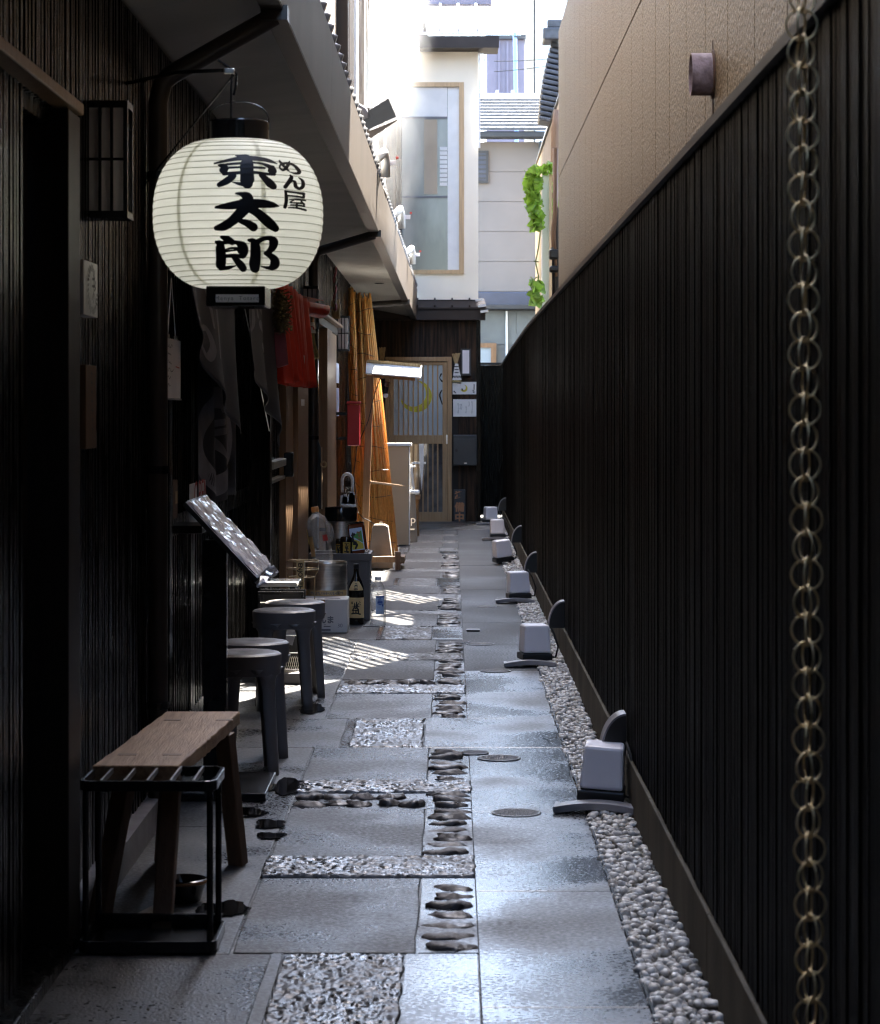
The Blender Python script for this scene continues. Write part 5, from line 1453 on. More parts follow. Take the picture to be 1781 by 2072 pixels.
# black umbrella stand with six slots
us = thing('umbrella_stand', 'black steel umbrella stand with six slots in front of the bench', 'umbrella stand', (-.79, 6.55, 0))
xa, xb, ya, yb = -.972, -.612, 6.42, 6.70
def rrect(x0,x1,y0,y1,r,z,n=5):
    pts = []
    for cx_, cy_, a0 in ((x1-r,y1-r,0),(x0+r,y1-r,90),(x0+r,y0+r,180),(x1-r,y0+r,270)):
        for k in range(n+1):
            a = R(a0+90*k/n); pts.append(Vector((cx_+r*math.cos(a), cy_+r*math.sin(a), z)))
    return pts
def hoop(z0, z1, th, r):
    o_ = rrect(xa,xb,ya,yb,r,0); i_ = rrect(xa+th,xb-th,ya+th,yb-th,max(.005,r-th),0)
    n = len(o_); mb = MB(); vs = []
    for z in (z0,z1):
        vs += [Vector((p.x,p.y,z)) for p in o_]+[Vector((p.x,p.y,z)) for p in i_]
    fs = []
    for k in range(n):
        j = (k+1)%n
        fs += [(k,j,2*n+j,2*n+k),(n+j,n+k,3*n+k,3*n+j),(2*n+k,2*n+j,3*n+j,3*n+k),(j,k,n+k,n+j)]
    return mb.add(vs, fs)
build('top_frame', hoop(.425,.452,.012,.04), M['blackmetal'], us, bevel=.002)
build('base', hoop(.004,.035,.010,.03).box(xa+.012,xb-.012,ya+.012,yb-.012,.004,.014), M['blackmetal'], us, bevel=.002)
for i in range(5):
    xx = xa+(xb-xa)*(i+1)/6
    build('divider', MB().box(xx-.003,xx+.003,ya+.0125,yb-.0125,.440,.4535), M['capmetal'], us)
for xx in (xa+.018, xb-.018):
    for yy in (ya+.02, yb-.02):
        build('upright', MB().lathe([(.0085,.034),(.0085,.426)], (xx,yy,0), 10), M['blackmetal'], us, smooth=True, auto=40)
build('cross_bar', MB().box(xa+.01,xb-.01,yb-.03,yb-.012,.036,.055), M['blackmetal'], us)
# bowl under the bench
bw = thing('black_bowl', 'small black glazed bowl with a wide rim on the floor under the bench', 'bowl', (-.775, 7.12, 0))
build('bowl', MB().lathe([(.045,.0),(.052,.004),(.060,.035),(.068,.055),(.071,.058),(.071,.066),(.066,.068),(.060,.064),(.052,.03),(.0001,.02)], (-.775,7.12,0), 32), M['lacquer'], bw, smooth=True, auto=50)
build('rim_band', MB().lathe([(.0715,.056),(.0735,.060),(.0715,.064)], (-.775,7.12,0), 32, cap=False), M['copperp'], bw, smooth=True)
pp = thing('paper_scrap', 'pale scrap of wet paper on the floor beside the black bowl', 'paper scrap', (-.86, 7.0, 0))
build('paper', MB().prism([(-.885,6.93),(-.80,6.95),(-.80,7.06),(-.845,7.08)], lambda a,b,w: Vector((a,b,.001+w)), .002), M['paper'], pp)

# ================================================================= RAIN CHAIN
rc = thing('rain_chain', 'rain chain of thin brass rings hanging full height in front of the black fence', 'rain chain', (.575, 4.0, 0))
src = build('ring', MB().tube([(.0252*math.cos(2*math.pi*k/36),0,.0252*math.sin(2*math.pi*k/36)) for k in range(36)], .0021, 7, closed=True), M['brass'], rc, smooth=True, local=True)
pit = .0445; z = .35; k = 0
rnd = random.Random(2)
while z < 2.62:
    px = 1641-(1641-1622)*(z-.42)/(2.08-.42)
    for s_, dz in ((0,0),(1,.003)):
        o = src if (k == 0 and s_ == 0) else inst(src, rc)
        base_a = 0 if k % 2 == 0 else 28
        o.location = Vector((gx(px,4.0)+rnd.uniform(-.0015,.0015), 4.0+rnd.uniform(-.002,.002), z+dz)) - world_loc(rc)
        o.rotation_euler = (R(rnd.uniform(-5,5)), R(rnd.uniform(0,90)), R(base_a + (72 if s_ else 0) + rnd.uniform(-7,7)))
    z += pit; k += 1

# ================================================================= GARDEN LAMPS ALONG THE FENCE
def make_lamp(label, plate=True):
    t = thing('garden_lamp', label, 'garden lamp', (0,0,0), group='white box lamps on the pebbles')
    w = .078; h = .155
    vs = []
    for z, q in ((.058,1.0),(.058+h,.90)):
        vs += [(-w*q,-w*q,z),(w*q,-w*q,z),(w*q,w*q,z),(-w*q,w*q,z)]
    build('diffuser', MB().add(vs, [(0,3,2,1),(4,5,6,7),(0,1,5,4),(1,2,6,5),(2,3,7,6),(3,0,4,7)]), M['opal'], t, local=True, bevel=.012)
    build('base', MB().box(-.084,.084,-.084,.084,.018,.056).box(-.06,-.03,-.07,.07,.004,.017).box(.03,.06,-.07,.07,.004,.017), M['black'], t, local=True, bevel=.006)
    build('cable', MB().tube([(.085,.0,.03),(.115,-.02,.03),(.125,-.04,.09),(.10,-.03,.17),(.075,.0,.225)], .0055, 8), M['rubber'], t, local=True, smooth=True)
    return t
def arch_tile(loc, rz, label):
    t = thing('arched_tile', label, 'tile', loc, rz, group='arched grey tiles under the garden lamps')
    n = 12; w = .14; mb = MB(); vs = []
    for i in range(n+1):
        a = -1+2*i/n; x = a*w; z = .016*(1-a*a)
        vs += [(x,-.06,z),(x,.06,z),(x,.06,z+.020),(x,-.06,z+.026)]
    fs = []
    for i in range(n):
        for q in range(4): fs.append((i*4+q, i*4+(q+1)%4, (i+1)*4+(q+1)%4, (i+1)*4+q))
    fs += [(3,2,1,0), tuple(n*4+q for q in range(4))]
    build('tile', MB().add(vs, fs), M['greystone'], t, local=True, bevel=.003)
    build('lip', MB().box(-w-.004,-w+.012,-.06,.06,.006,.026), M['greystone'], t, local=True)
    return t
def hood(y, zc, label):
    t = thing('lamp_hood', label, 'lamp hood', (.628, y, zc), group='quarter round hoods on the fence')
    n = 14; rx, rz_ = .092, .150
    arc = [(-rx*math.sin(R(90*i/n)), rz_*math.cos(R(90*i/n))) for i in range(n+1)]
    mb = MB(); th = .006
    vs = []
    for x, z in arc: vs += [(x,-.06,z),(x,.06,z),(x*.93,.06,z*.95),(x*.93,-.06,z*.95)]
    fs = []
    for i in range(n):
        for q in range(4): fs.append((i*4+q, i*4+(q+1)%4, (i+1)*4+(q+1)%4, (i+1)*4+q))
    fs += [(3,2,1,0), tuple(n*4+q for q in range(4))]
    build('shell', MB().add(vs, fs), M['greystone'], t, local=True)
    pts = [(x*.93, z*.95) for x, z in arc]+[(0.0, 0.0)]
    build('cheek', MB().prism(pts, lambda a,b,w: Vector((a,-.056+w,b)), .004), M['black'], t, local=True)
    build('cheek', MB().prism(pts, lambda a,b,w: Vector((a,.050+w,b)), .004), M['black'], t, local=True)
    return t
lam = [(.535,8.86,-6,'nearest white garden lamp tilted on its arched tile, with a black cable over it'),
       (.462,13.75,10,'second white garden lamp from the camera, cable looping to the fence'),
       (.495,18.2,8,'third white garden lamp from the camera, pink tinted, on an arched tile'),
       (.475,22.6,14,'fourth white garden lamp, catching the sun at the middle of the fence'),
       (.500,26.8,3,'fifth white garden lamp, with a pale flat tile in front'),
       (.475,30.2,12,'farthest white garden lamp, in the shade by the side passage')]
l0 = None
for i, (x, y, rz, lab) in enumerate(lam):
    tl = .008
    if l0 is None: l0 = make_lamp(lab); o = l0; l0.location = (x,y,tl); l0.rotation_euler = (R(2),R(4),R(rz))
    else:
        o = dup(l0, (x,y,tl), R(rz), lab); o.rotation_euler = (0, R(random.uniform(-2,2)) if i != 3 else R(-7), R(rz))
        if i == 1: pass
    if i != 3:
        arch_tile((x-.03,y-.165,.0), R(rz*.5-4), ['nearest arched grey tile, under the biggest garden lamp','second arched grey tile, under the lamp with the looping cable','third arched grey tile, under the pink tinted lamp','','fourth arched grey tile, pale, in front of the fifth lamp','farthest arched grey tile, in the shade'][i])
for i, (y, zc, lab) in enumerate(((8.95,.172,'nearest quarter round hood on the fence, above the biggest lamp'),(13.8,.20,'second quarter round hood on the fence, behind the looping cable'),(18.3,.21,'third quarter round hood on the fence, above the pink tinted lamp'),(22.2,.22,'fourth quarter round hood, where the sun touches the footing'),(28.6,.24,'farthest quarter round hood, dim by the fence end'))):
    hood(y, zc, lab)
bx_ = thing('black_bar', 'small flat black bar lying on the path in the sun patch', 'bar', (gx(957,15.77),15.77,0))
build('bar', MB().box(gx(945,15.77),gx(971,15.77),15.72,15.82,.0015,.013), M['black'], bx_, bevel=.002)
build('cap', MB().box(gx(943,15.77),gx(945,15.77)-.0005,15.735,15.805,.003,.011), M['greyprint'], bx_)
# ================================================================= CLUTTER BY THE SHOPS
def label_front(name, x, y, z0, z1, w, r, m, parent, a0=-90, seg=14):
    """label wrapped on the front of a round bottle"""
    half = w/2/r
    mb = MB().grid(seg, 1, lambda u, v: Vector((x+r*math.cos(R(a0)+(u-.5)*2*half), y+r*math.sin(R(a0)+(u-.5)*2*half), z0+(z1-z0)*v)))
    return build(name, mb, m, parent, smooth=True)

# tall grey crate
cr = thing('bottle_crate', 'tall grey plastic crate holding empty bottles, behind the steel keg', 'crate', (-.745,16.7,0))
x0,x1,y0,y1 = gx(628,16.5), gx(748.5,16.5), 16.5, 16.86
H = gz(1120,16.5)
build('body', MB().box(x0,x1,y0,y0+.012,0.004,H-.05).box(x0,x1,y1-.012,y1,0.004,H-.05).box(x0,x0+.012,y0+.012,y1-.012,0.004,H-.05).box(x1-.012,x1,y0+.012,y1-.012,0.004,H-.05).box(x0+.012,x1-.012,y0+.012,y1-.012,.30,.31), M['crate'], cr)
build('rim', MB().box(x0-.008,x1+.008,y0-.010,y0+.014,H-.049,H).box(x0-.008,x1+.008,y1-.014,y1+.010,H-.049,H).box(x0-.008,x0+.014,y0+.014,y1-.014,H-.049,H).box(x1-.014,x1+.008,y0+.014,y1-.014,H-.049,H), M['crate'], cr, bevel=.003)
for z in (.12,.155,.24,.27):
    build('rib', MB().box(x0-.005,x1+.005,y0-.006,y0-.0005,z,z+.008).box(x1+.0005,x1+.006,y0,y1,z,z+.008), M['crate'], cr)
for xx in (x0+.02, x1-.035):
    build('rib', MB().box(xx,xx+.014,y0-.007,y0-.0008,0.01,H-.055), M['crate'], cr)
# bottles standing in the crate
def square_bottle():
    t = thing('square_bottle', 'tilted amber square bottle with a green and yellow label in the grey crate', 'bottle', (gx(724,16.62),16.62,.42))
    c = Vector((gx(724,16.62), 16.62, gz(1090,16.62))); rot = Matrix.Rotation(R(-8),3,'Y')
    w, d, h = .112, .10, .21
    build('glass', MB().obox(c, (w,d,h), rot).obox(c+rot@Vector((0,0,-h/2-.03)), (w*.9,d*.9,.06), rot), M['amber'], t, bevel=.012)
    build('top_rim', MB().obox(c+rot@Vector((0,0,h/2+.002)), (w*1.02,d*1.02,.008), rot), M['darkglassb'], t, bevel=.003)
    def on(u,v,w_): return c+rot@Vector((u,-d/2-.002-w_,v))
    def q(a,b,c_,d_): return [(a,c_),(b,c_),(b,d_),(a,d_)]
    build('label', MB().prism(q(-.046,.040,-.075,.075), lambda a,b,w_: on(a,b,w_), .0012), M['paleb'], t)
    build('label_green', MB().prism([(-.040,.02),(.034,.055),(.034,-.03),(.01,-.01),(-.012,.01)], lambda a,b,w_: on(a,b,w_+.0014), .0008), M['green'], t)
    build('label_yellow', MB().prism([(-.040,-.068),(.034,-.068),(.034,-.034),(.01,-.014),(-.04,.01)], lambda a,b,w_: on(a,b,w_+.0014), .0008), M['yellow'], t)
    build('print', strokes_mesh([[(-.034,.03,.012),(-.018,.034,.018)],[(-.026,.045,.008),(-.030,-.01,.016),(-.012,-.02,.012)],[(-.03,-.03,.012),(-.008,-.035,.016),(-.02,-.06,.012)]], lambda a,b,w_: on(a,b,w_+.0026)), M['ink'], t)
    build('red_print', strokes_mesh([[(.006,.045,.012),(.020,.040,.012)],[(.012,.03,.008),(.016,.015,.012)],[(.005,.0,.008),(.02,-.004,.01)]], lambda a,b,w_: on(a,b,w_+.0026)), M['copperp'], t)
square_bottle()
def jar_bottle(px, py0, py1, wpx, dd, label, name, lx):
    r = wpx/2*dd/5000; x = gx(px,dd); zt = gz(py0,dd); zb = gz(1121,dd)-.06
    t = thing(name, label, 'bottle', (x,dd,zb))
    build('glass', MB().lathe([(r*.95,zb),(r,zb+.01),(r,zt-.02),(r*.92,zt-.008),(r*.80,zt),(r*.74,zt),(r*.70,zt-.02)], (x,dd,0), 24), M['darkglassb'], t, smooth=True, auto=50)
    label_front('label', x, dd, zt-.115, zt-.035, r*1.25, r+.001, M['gold'], t, a0=-90+lx)
    def on(u,v,w_):
        a = R(-90+lx)+u/r; return Vector((x+(r+.002+w_)*math.cos(a), dd+(r+.002+w_)*math.sin(a), v))
    build('print', strokes_mesh([[(-.012,zt-.045,.005),(.012,zt-.045,.005)],[(-.002,zt-.05,.006),(-.004,zt-.075,.010),(.012,zt-.08,.006)],[(.008,zt-.058,.006),(.0,zt-.09,.010),(.014,zt-.1,.007)],[(-.014,zt-.095,.007),(.01,zt-.105,.006)]], on), M['ink'], t)
jar_bottle(701, 1086, 1121, 26, 16.58, 'dark squat bottle with a gold label, left of the amber square bottle', 'dark_bottle', 5)
jar_bottle(687, 1090, 1121, 15, 16.66, 'slim dark bottle with gold label, partly behind the clear jug', 'dark_bottle', -15)
gc = thing('glass_cup', 'small clear glass cup upside down at the crate corner', 'cup', (gx(742,16.6),16.6,.44))
build('glass', MB().lathe([(.016,0),(.020,.03),(.018,.032),(.014,.003)], (gx(742,16.56),16.56,gz(1121,16.56)), 14), M['clear'], gc, smooth=True)
build('foot', MB().lathe([(.02,-.004),(.02,-.0005)], (gx(742,16.56),16.56,gz(1121,16.56)), 14), M['clear'], gc)

# steel keg
kx0 = gx(662,16.05)
kg = thing('steel_keg', 'dented stainless steel beer keg behind the white carton', 'keg', (kx0,16.05,0))
r = .132; zt = gz(1136,16.05)
prof = [(r*.92,0.0),(r*.95,.01),(r*.95,.05),(r*.99,.07),(r,.10),(r*1.02,.115),(r,.13),(r,.165),(r*1.03,.182),(r*1.03,.190),(r,.207),(r,.27),(r*.985,.285),(r*1.0,.300),(r*.985,zt-.06),(r*.965,zt-.035),(r*.99,zt-.015),(r*1.0,zt-.004),(r*.975,zt),(r*.94,zt-.004),(r*.93,zt-.035),(.0001,zt-.045)]
build('barrel', MB().lathe(prof, (kx0,16.05,0), 48), M['steel'], kg, smooth=True, auto=60)
label_front('label_band', kx0, 16.05, .212, .248, r*2.6, r+.0015, M['kraft'], kg, seg=24)
def onk(u,v,w_):
    a = R(-90)+u/r; return Vector((kx0+(r+.0025+w_*.3)*math.cos(a), 16.05+(r+.0025+w_*.3)*math.sin(a), v))
sk = []
for i in range(22):
    uu = -.12+.011*i; rr_ = random.Random(i)
    sk.append([(uu,.228+rr_.uniform(-.008,.008),.003),(uu+.006,.23+rr_.uniform(-.008,.008),.004)])
    if i % 4: sk.append([(uu+.003,.238,.003),(uu+.002,.221,.003)])
build('print', strokes_mesh(sk, onk), M['greyprint'], kg)
me_ = lettering('生', .03, M['ink'], (kx0+.078,16.05-r*.86,.229), Matrix.Rotation(R(38),3,'Z') @ FRONT, kg)
build('valve', MB().lathe([(.03,zt-.045),(.03,zt-.025),(.02,zt-.02)], (kx0,16.05,0), 16), M['steel'], kg)
# clear 4 litre bottle with handle on the keg
cb = thing('clear_jug', 'large clear plastic jug with orange cap standing tilted on the steel keg', 'jug', (kx0-.03,16.05,zt))
c = Vector((gx(652,16.0)+.006, 16.02, gz(1136,16.02)+.002)); rot = Matrix.Rotation(R(-9),3,'Y')
prof = [(.062,.0),(.066,.008),(.068,.03),(.068,.10),(.064,.115),(.068,.135),(.072,.16),(.074,.22),(.070,.255),(.055,.285),(.030,.305),(.021,.315),(.021,.325)]
build('bottle', MB().lathe(prof, c, 28, rot, cap=True), M['clear'], cb, smooth=True, auto=60)
build('cap', MB().lathe([(.0235,.322),(.0245,.326),(.0245,.352),(.022,.356),(.0001,.356)], c, 20, rot), M['orange'], cb, smooth=True, auto=40)
build('handle', MB().tube([c+rot@Vector(p) for p in ((.05,-.02,.24),(.085,-.03,.225),(.09,-.03,.16),(.07,-.02,.12))], .011, 8), M['clear'], cb, smooth=True)
build('label', MB().grid(10,1, lambda u,v: c+rot@Vector((.070*math.cos(R(170+65*u)), .070*math.sin(R(170+65*u)), .04+.13*v))), M['kraft'], cb)
build('label_yellow', MB().grid(6,1, lambda u,v: c+rot@Vector((.0755*math.cos(R(165+25*u)), .0755*math.sin(R(165+25*u)), .12+.10*v))), M['yellow'], cb)
build('label_red', MB().grid(6,1, lambda u,v: c+rot@Vector((.0715*math.cos(R(290+30*u)), .0715*math.sin(R(290+30*u)), .13+.04*v))), M['redprint'], cb)

# white carton
ct = thing('white_carton', 'white cardboard carton printed んま and 30 in front of the keg', 'carton', (-.80,15.75,0))
x0, x1, y0, y1 = -.965, gx(703.5,15.65), 15.65, 15.93
zt2 = gz(1214,15.65)
build('box', MB().box(x0,x1,y0,y1,.002,zt2), M['carton'], ct, bevel=.003)
build('flap', MB().box(x0+.002,x1-.002,y0+.002,(y0+y1)/2-.002,zt2+.0005,zt2+.003).box(x0+.002,x1-.002,(y0+y1)/2+.002,y1-.002,zt2+.0005,zt2+.003), M['carton'], ct)
tx = gx(652,15.65)
build('tape', MB().box(tx-.008,tx+.018,y0-.0012,y0-.0003,zt2*.55,zt2), M['copperp'], ct)
lettering('んま', .05, M['greyprint'], (gx(660.5,15.64),y0-.0012,gz(1255.5,15.64)), FRONT, ct, offset=.002, space=1.0)
lettering('30', .034, M['greyprint'], (gx(688,15.64),y0-.0012,gz(1266.5,15.64)), FRONT, ct)
for a,b,c_,d_ in ((655,669,1269,1267),(656,660,1265,1264),(650,669,1277,1273)): build('print', MB().box(gx(a,15.64),gx(b,15.64),y0-.0012,y0-.0003,gz(c_,15.64),gz(d_,15.64)), M['greyprint'], ct)
build('top_print', MB().box(x1-.15,x1-.05,y0+.05,y0+.10,zt2+.0032,zt2+.0038), M['greyprint'], ct)

# sake bottle
sb = thing('sake_bottle', 'tall dark sake bottle with a cream label of bold black brush writing', 'bottle', (gx(721,16.3),16.3,0))
xs, ys = gx(721,16.28), 16.28
r = .0515
build('glass', MB().lathe([(r*.94,.0),(r,.008),(r,.225),(r*.94,.25),(r*.72,.285),(r*.45,.315),(r*.34,.335),(r*.31,.375)], (xs,ys,0), 28), M['darkglassb'], sb, smooth=True, auto=60)
build('cap', MB().lathe([(r*.36,.365),(r*.37,.395),(r*.30,.399)], (xs,ys,0), 18), M['black'], sb)
label_front('label', xs, ys, .045, .178, r*2.7, r+.0012, M['kraft'], sb, seg=18)
mb = MB().grid(12,4, lambda u,v: Vector((xs+(r*(1-.30*v*v)+.0014)*math.cos(R(-90)+(u-.5)*2.2*(1-.5*v)), ys+(r*(1-.30*v*v)+.0014)*math.sin(R(-90)+(u-.5)*2.2*(1-.5*v)), .226+.058*v)))
build('neck_label', mb, M['kraft'], sb, smooth=True)
def onb(u,v,w_):
    a = R(-90)+u/r; return Vector((xs+(r+.0024+w_*.3)*math.cos(a), ys+(r+.0024+w_*.3)*math.sin(a), v))
build('print', strokes_mesh([[(-.022,.118,.004),(.020,.122,.006)],[(-.008,.145,.005),(-.010,.115,.010),(-.024,.095,.006)],[(.004,.150,.006),(.004,.118,.012),(.016,.100,.008)],[(.016,.140,.006),(-.002,.108,.010)],[(-.018,.096,.006),(.016,.096,.008)],[(-.018,.094,.006),(-.018,.076,.008)],[(.016,.094,.008),(.017,.076,.008)],[(-.004,.094,.005),(-.004,.078,.006)],[(.006,.094,.005),(.006,.078,.006)],[(-.028,.072,.008),(0,.076,.008),(.028,.070,.010)],[(-.028,.150,.004),(-.022,.150,.004),(-.022,.138,.004),(-.028,.138,.004),(-.028,.150,.004)],[(.022,.152,.004),(.028,.146,.005)],[(.024,.138,.004),(.028,.132,.005)]], onb), M['ink'], sb)
def onn(u,v,w_):
    q = (v-.226)/.058; rr_ = r*(1-.30*q*q)
    a = R(-90)+u/rr_; return Vector((xs+(rr_+.0028+w_*.3)*math.cos(a), ys+(rr_+.0028+w_*.3)*math.sin(a), v))
build('neck_print', strokes_mesh([[(-.006,.270,.003),(.006,.270,.003),(.005,.262,.003)],[(-.010,.256,.004),(.010,.257,.004)],[(-.002,.262,.004),(-.008,.248,.004)],[(.004,.262,.004),(.009,.248,.004)],[(-.009,.240,.004),(.009,.241,.004)],[(-.011,.233,.004),(.011,.233,.004)]], onn), M['ink'], sb)
# clear pet bottle on the path
pb = thing('clear_bottle', 'empty clear plastic bottle with blue and white label standing on the stone paving', 'bottle', (gx(764,16.2),16.2,0))
xb_, yb_ = gx(765,16.2), 16.2
r = .054
build('bottle', MB().lathe([(r*.90,0),(r*.97,.006),(r,.02),(r*.97,.05),(r,.07),(r*.95,.10),(r,.115),(r,.20),(r*.93,.225),(r*.72,.26),(r*.42,.282),(r*.36,.29),(r*.36,.298)], (xb_,yb_,0), 28), M['clear'], pb, smooth=True, auto=60)
build('cap', MB().lathe([(r*.39,.294),(r*.39,.315),(r*.35,.318)], (xb_,yb_,0), 18), M['opal'], pb)
label_front('label', xb_, yb_, .078, .195, r*1.12, r+.0015, M['paleb'], pb, a0=-72)
label_front('label_top', xb_, yb_, .186, .196, r*1.12, r+.0022, M['blue'], pb, a0=-72)
def onp(u,v,w_):
    a = R(-72)+u/r; return Vector((xb_+(r+.0026+w_*.3)*math.cos(a), yb_+(r+.0026+w_*.3)*math.sin(a), v))
build('print', strokes_mesh([[(-.014,.158,.010),(.010,.158,.010)],[(-.016,.150,.008),(.012,.150,.008)],[(-.010,.140,.006),(.006,.140,.006)],[(.016,.140,.008),(.014,.130,.008)],[(-.014,.176,.005),(.004,.178,.004)],[(-.012,.168,.005),(.006,.170,.005)]], onp), M['blue'], pb)

# champagne wire umbrella stand
dws, xws = 15.05, gx(611,15.05)
ws = thing('wire_umbrella_stand', 'champagne wire umbrella stand with a strip reading ENJOY THE RAIN', 'umbrella stand', (xws,dws,0))
for py, wpx in ((1135,68),(1151,67),(1167,52)):
    z = gz(py,dws); rx = wpx/2*dws/5000
    build('hoop', MB().tube([(xws+rx*math.cos(2*math.pi*k/28), dws+rx*math.sin(2*math.pi*k/28), z) for k in range(28)], .0034, 6, closed=True), M['goldwire'], ws, smooth=True)
for k in range(4):
    a = R(12+90*k)
    P = lambda rr_, z: (xws+rr_*math.cos(a), dws+rr_*math.sin(a), z)
    build('wire', MB().tube([P(.100,gz(1133,dws)),P(.102,gz(1152,dws)),P(.079,gz(1168,dws)),P(.079,.0)], .0034, 6), M['goldwire'], ws, smooth=True)
build('base_hoop', MB().tube([(xws+.08*math.cos(2*math.pi*k/28), dws+.08*math.sin(2*math.pi*k/28), .006) for k in range(28)], .005, 6, closed=True), M['goldwire'], ws)
sx0, sx1 = gx(602,dws), gx(617.5,dws)
build('strip', MB().box(sx0,sx1,dws-.103,dws-.101,.02,gz(1132,dws)), M['kraft'], ws)
rot90 = FRONT @ Matrix.Rotation(R(-90),3,'Z')
lettering('ENJOY THE RAIN WITH', .036, M['ink'], ((sx0+sx1)/2,dws-.1045,gz(1137,dws)), rot90, ws, align='LEFT', offset=.001)
build('strip_foot', MB().box(sx0,sx1,dws-.1005,dws-.07,.02,.024), M['kraft'], ws)

# trash bin with black lid
db, xb2 = 17.45, gx(690,17.45)
tb = thing('steel_bin', 'brushed steel bin with a black lid behind the crate', 'bin', (xb2,db,0))
ztop = gz(1026,db); zmid = gz(1053,db); r = .111
build('body', MB().lathe([(r*.95,0),(r*.95,.02),(r*.96,zmid)], (xb2,db,0), 36), M['steel'], tb, smooth=True, auto=50)
build('lid_ring', MB().lathe([(r,zmid-.003),(r*1.02,zmid+.005),(r*1.02,ztop-.01),(r*.98,ztop),(r*.86,ztop),(r*.84,ztop-.03)], (xb2,db,0), 36, cap=False), M['lacquer'], tb, smooth=True, auto=50)
build('lid', MB().lathe([(.0001,ztop-.012),(r*.85,ztop-.02)], (xb2,db,0), 30, cap=False), M['black'], tb)
cn = thing('concrete_weight', 'pale cast concrete block tapering upward at the foot of the roofed sign', 'weight', (gx(770,21.95),21.95,0))
c_d = 21.9
mb = MB().prism([(gx(744,c_d),.002),(gx(795,c_d),.002),(gx(795,c_d),.05),(gx(783,c_d)+.01,gz(1066,c_d)),(gx(778,c_d),gz(1062,c_d)),(gx(757,c_d),gz(1062,c_d)),(gx(753,c_d),gz(1068,c_d)),(gx(744,c_d),.05)], lambda a,b,w: Vector((a,c_d-.0+w,b)), .22)
build('block', mb, M['concweight'], cn, bevel=.008)
build('steel_ring', MB().tube([(gx(770,c_d)+.02*math.cos(math.pi*k/8),c_d+.1,gz(1062,c_d)+.02*math.sin(math.pi*k/8)) for k in range(9)],.004,6), M['steel'], cn)
# roofed sign post
rp = thing('roofed_sign', 'leaning wooden sign post with a little gabled roof and a bare hanging bulb', 'sign post', (gx(740,22.3),22.3,0))
dp = 22.3
pt_, pb_ = at(749,760,dp), at(737,1140,dp)
build('post', MB().beam(pb_, pt_, .062, .062, up=(0,1,0)), M['postwood'], rp, bevel=.003)
zr = gz(752,dp)
xl, xr = gx(741,dp), gx(852,dp)
tilt = (gz(738,dp)-gz(728,dp))
def slope(ya, za, yb, zb, m, nm):
    return build(nm, MB().add([(xl,ya,za),(xr,ya,za+tilt*.9),(xr+.008,yb,zb+tilt*.9),(xl+.004,yb,zb),(xl,ya,za+.012),(xr,ya,za+tilt*.9+.012),(xr+.008,yb,zb+tilt*.9+.012),(xl+.004,yb,zb+.012)],
                [(0,3,2,1),(4,5,6,7),(0,1,5,4),(1,2,6,5),(2,3,7,6),(3,0,4,7)]), m, rp)
slope(dp-.13, gz(757,dp), dp+.02, gz(733,dp), M['white'], 'roof_board')
slope(dp+.24, gz(757,dp), dp+.02, gz(733,dp)-.002, M['white'], 'roof_board')
build('ridge', MB().beam((xl+.01,dp+.02,gz(732,dp)+.004),(xr,dp+.02,gz(732,dp)+.004+tilt*.9),.05,.03), M['palestraw'], rp)
build('eave_beam', MB().beam((gx(752,dp),dp,gz(758,dp)-.012),(gx(840,dp),dp,gz(758,dp)-.012+tilt*.7),.04,.028), M['postwood'], rp)
build('arm', MB().beam(at(737,974,dp-.02), at(814,984,dp-.02), .022, .02), M['paleframe'], rp)
bcd = build('bulb_cord', MB().tube([at(778,760,dp),at(779,773,dp),at(784,777,dp)], .005, 6), M['rubber'], rp)
build('socket', MB().tube([at(785,772,dp),at(783,782,dp)], .022, 12), M['legwood'], rp)
build('socket', MB().tube([at(783,783,dp),at(780.5,796,dp)], .017, 12), M['black'], rp)
build('bulb', MB().lathe([(.016,0),(.024,.008),(.024,.02),(.017,.034),(.0001,.042)], at(780.5,796.5,dp), 16, Matrix.Rotation(R(180),3,'X')), M['opal'], rp, smooth=True)
build('cord', MB().tube([at(770,764,dp-.05),at(757,800,dp-.05),at(746,850,dp-.05),at(733,880,dp-.05),at(722,905,dp-.05),at(716,960,dp-.05),at(724,1036,dp-.05),at(735,1048,dp-.1),at(748,1054,dp-.2),at(762,1064,dp-.25)], .0045, 6), M['rubber'], rp)
bf = at(0,0,1)
build('foot_rail', MB().box(gx(748,21.7),gx(818,21.7),21.72,21.80,gz(1142,21.7)+.015,gz(1130,21.7)+.015), M['postwood'], rp, bevel=.003)
build('foot_block', MB().box(gx(800,21.7),gx(811,21.7),21.66,21.715,0.002,gz(1116,21.7)), M['legwood'], rp, bevel=.003)
build('foot_rail', MB().box(gx(806,22),gx(819,22),21.85,22.4,.05,.10), M['legwood'], rp, bevel=.003)

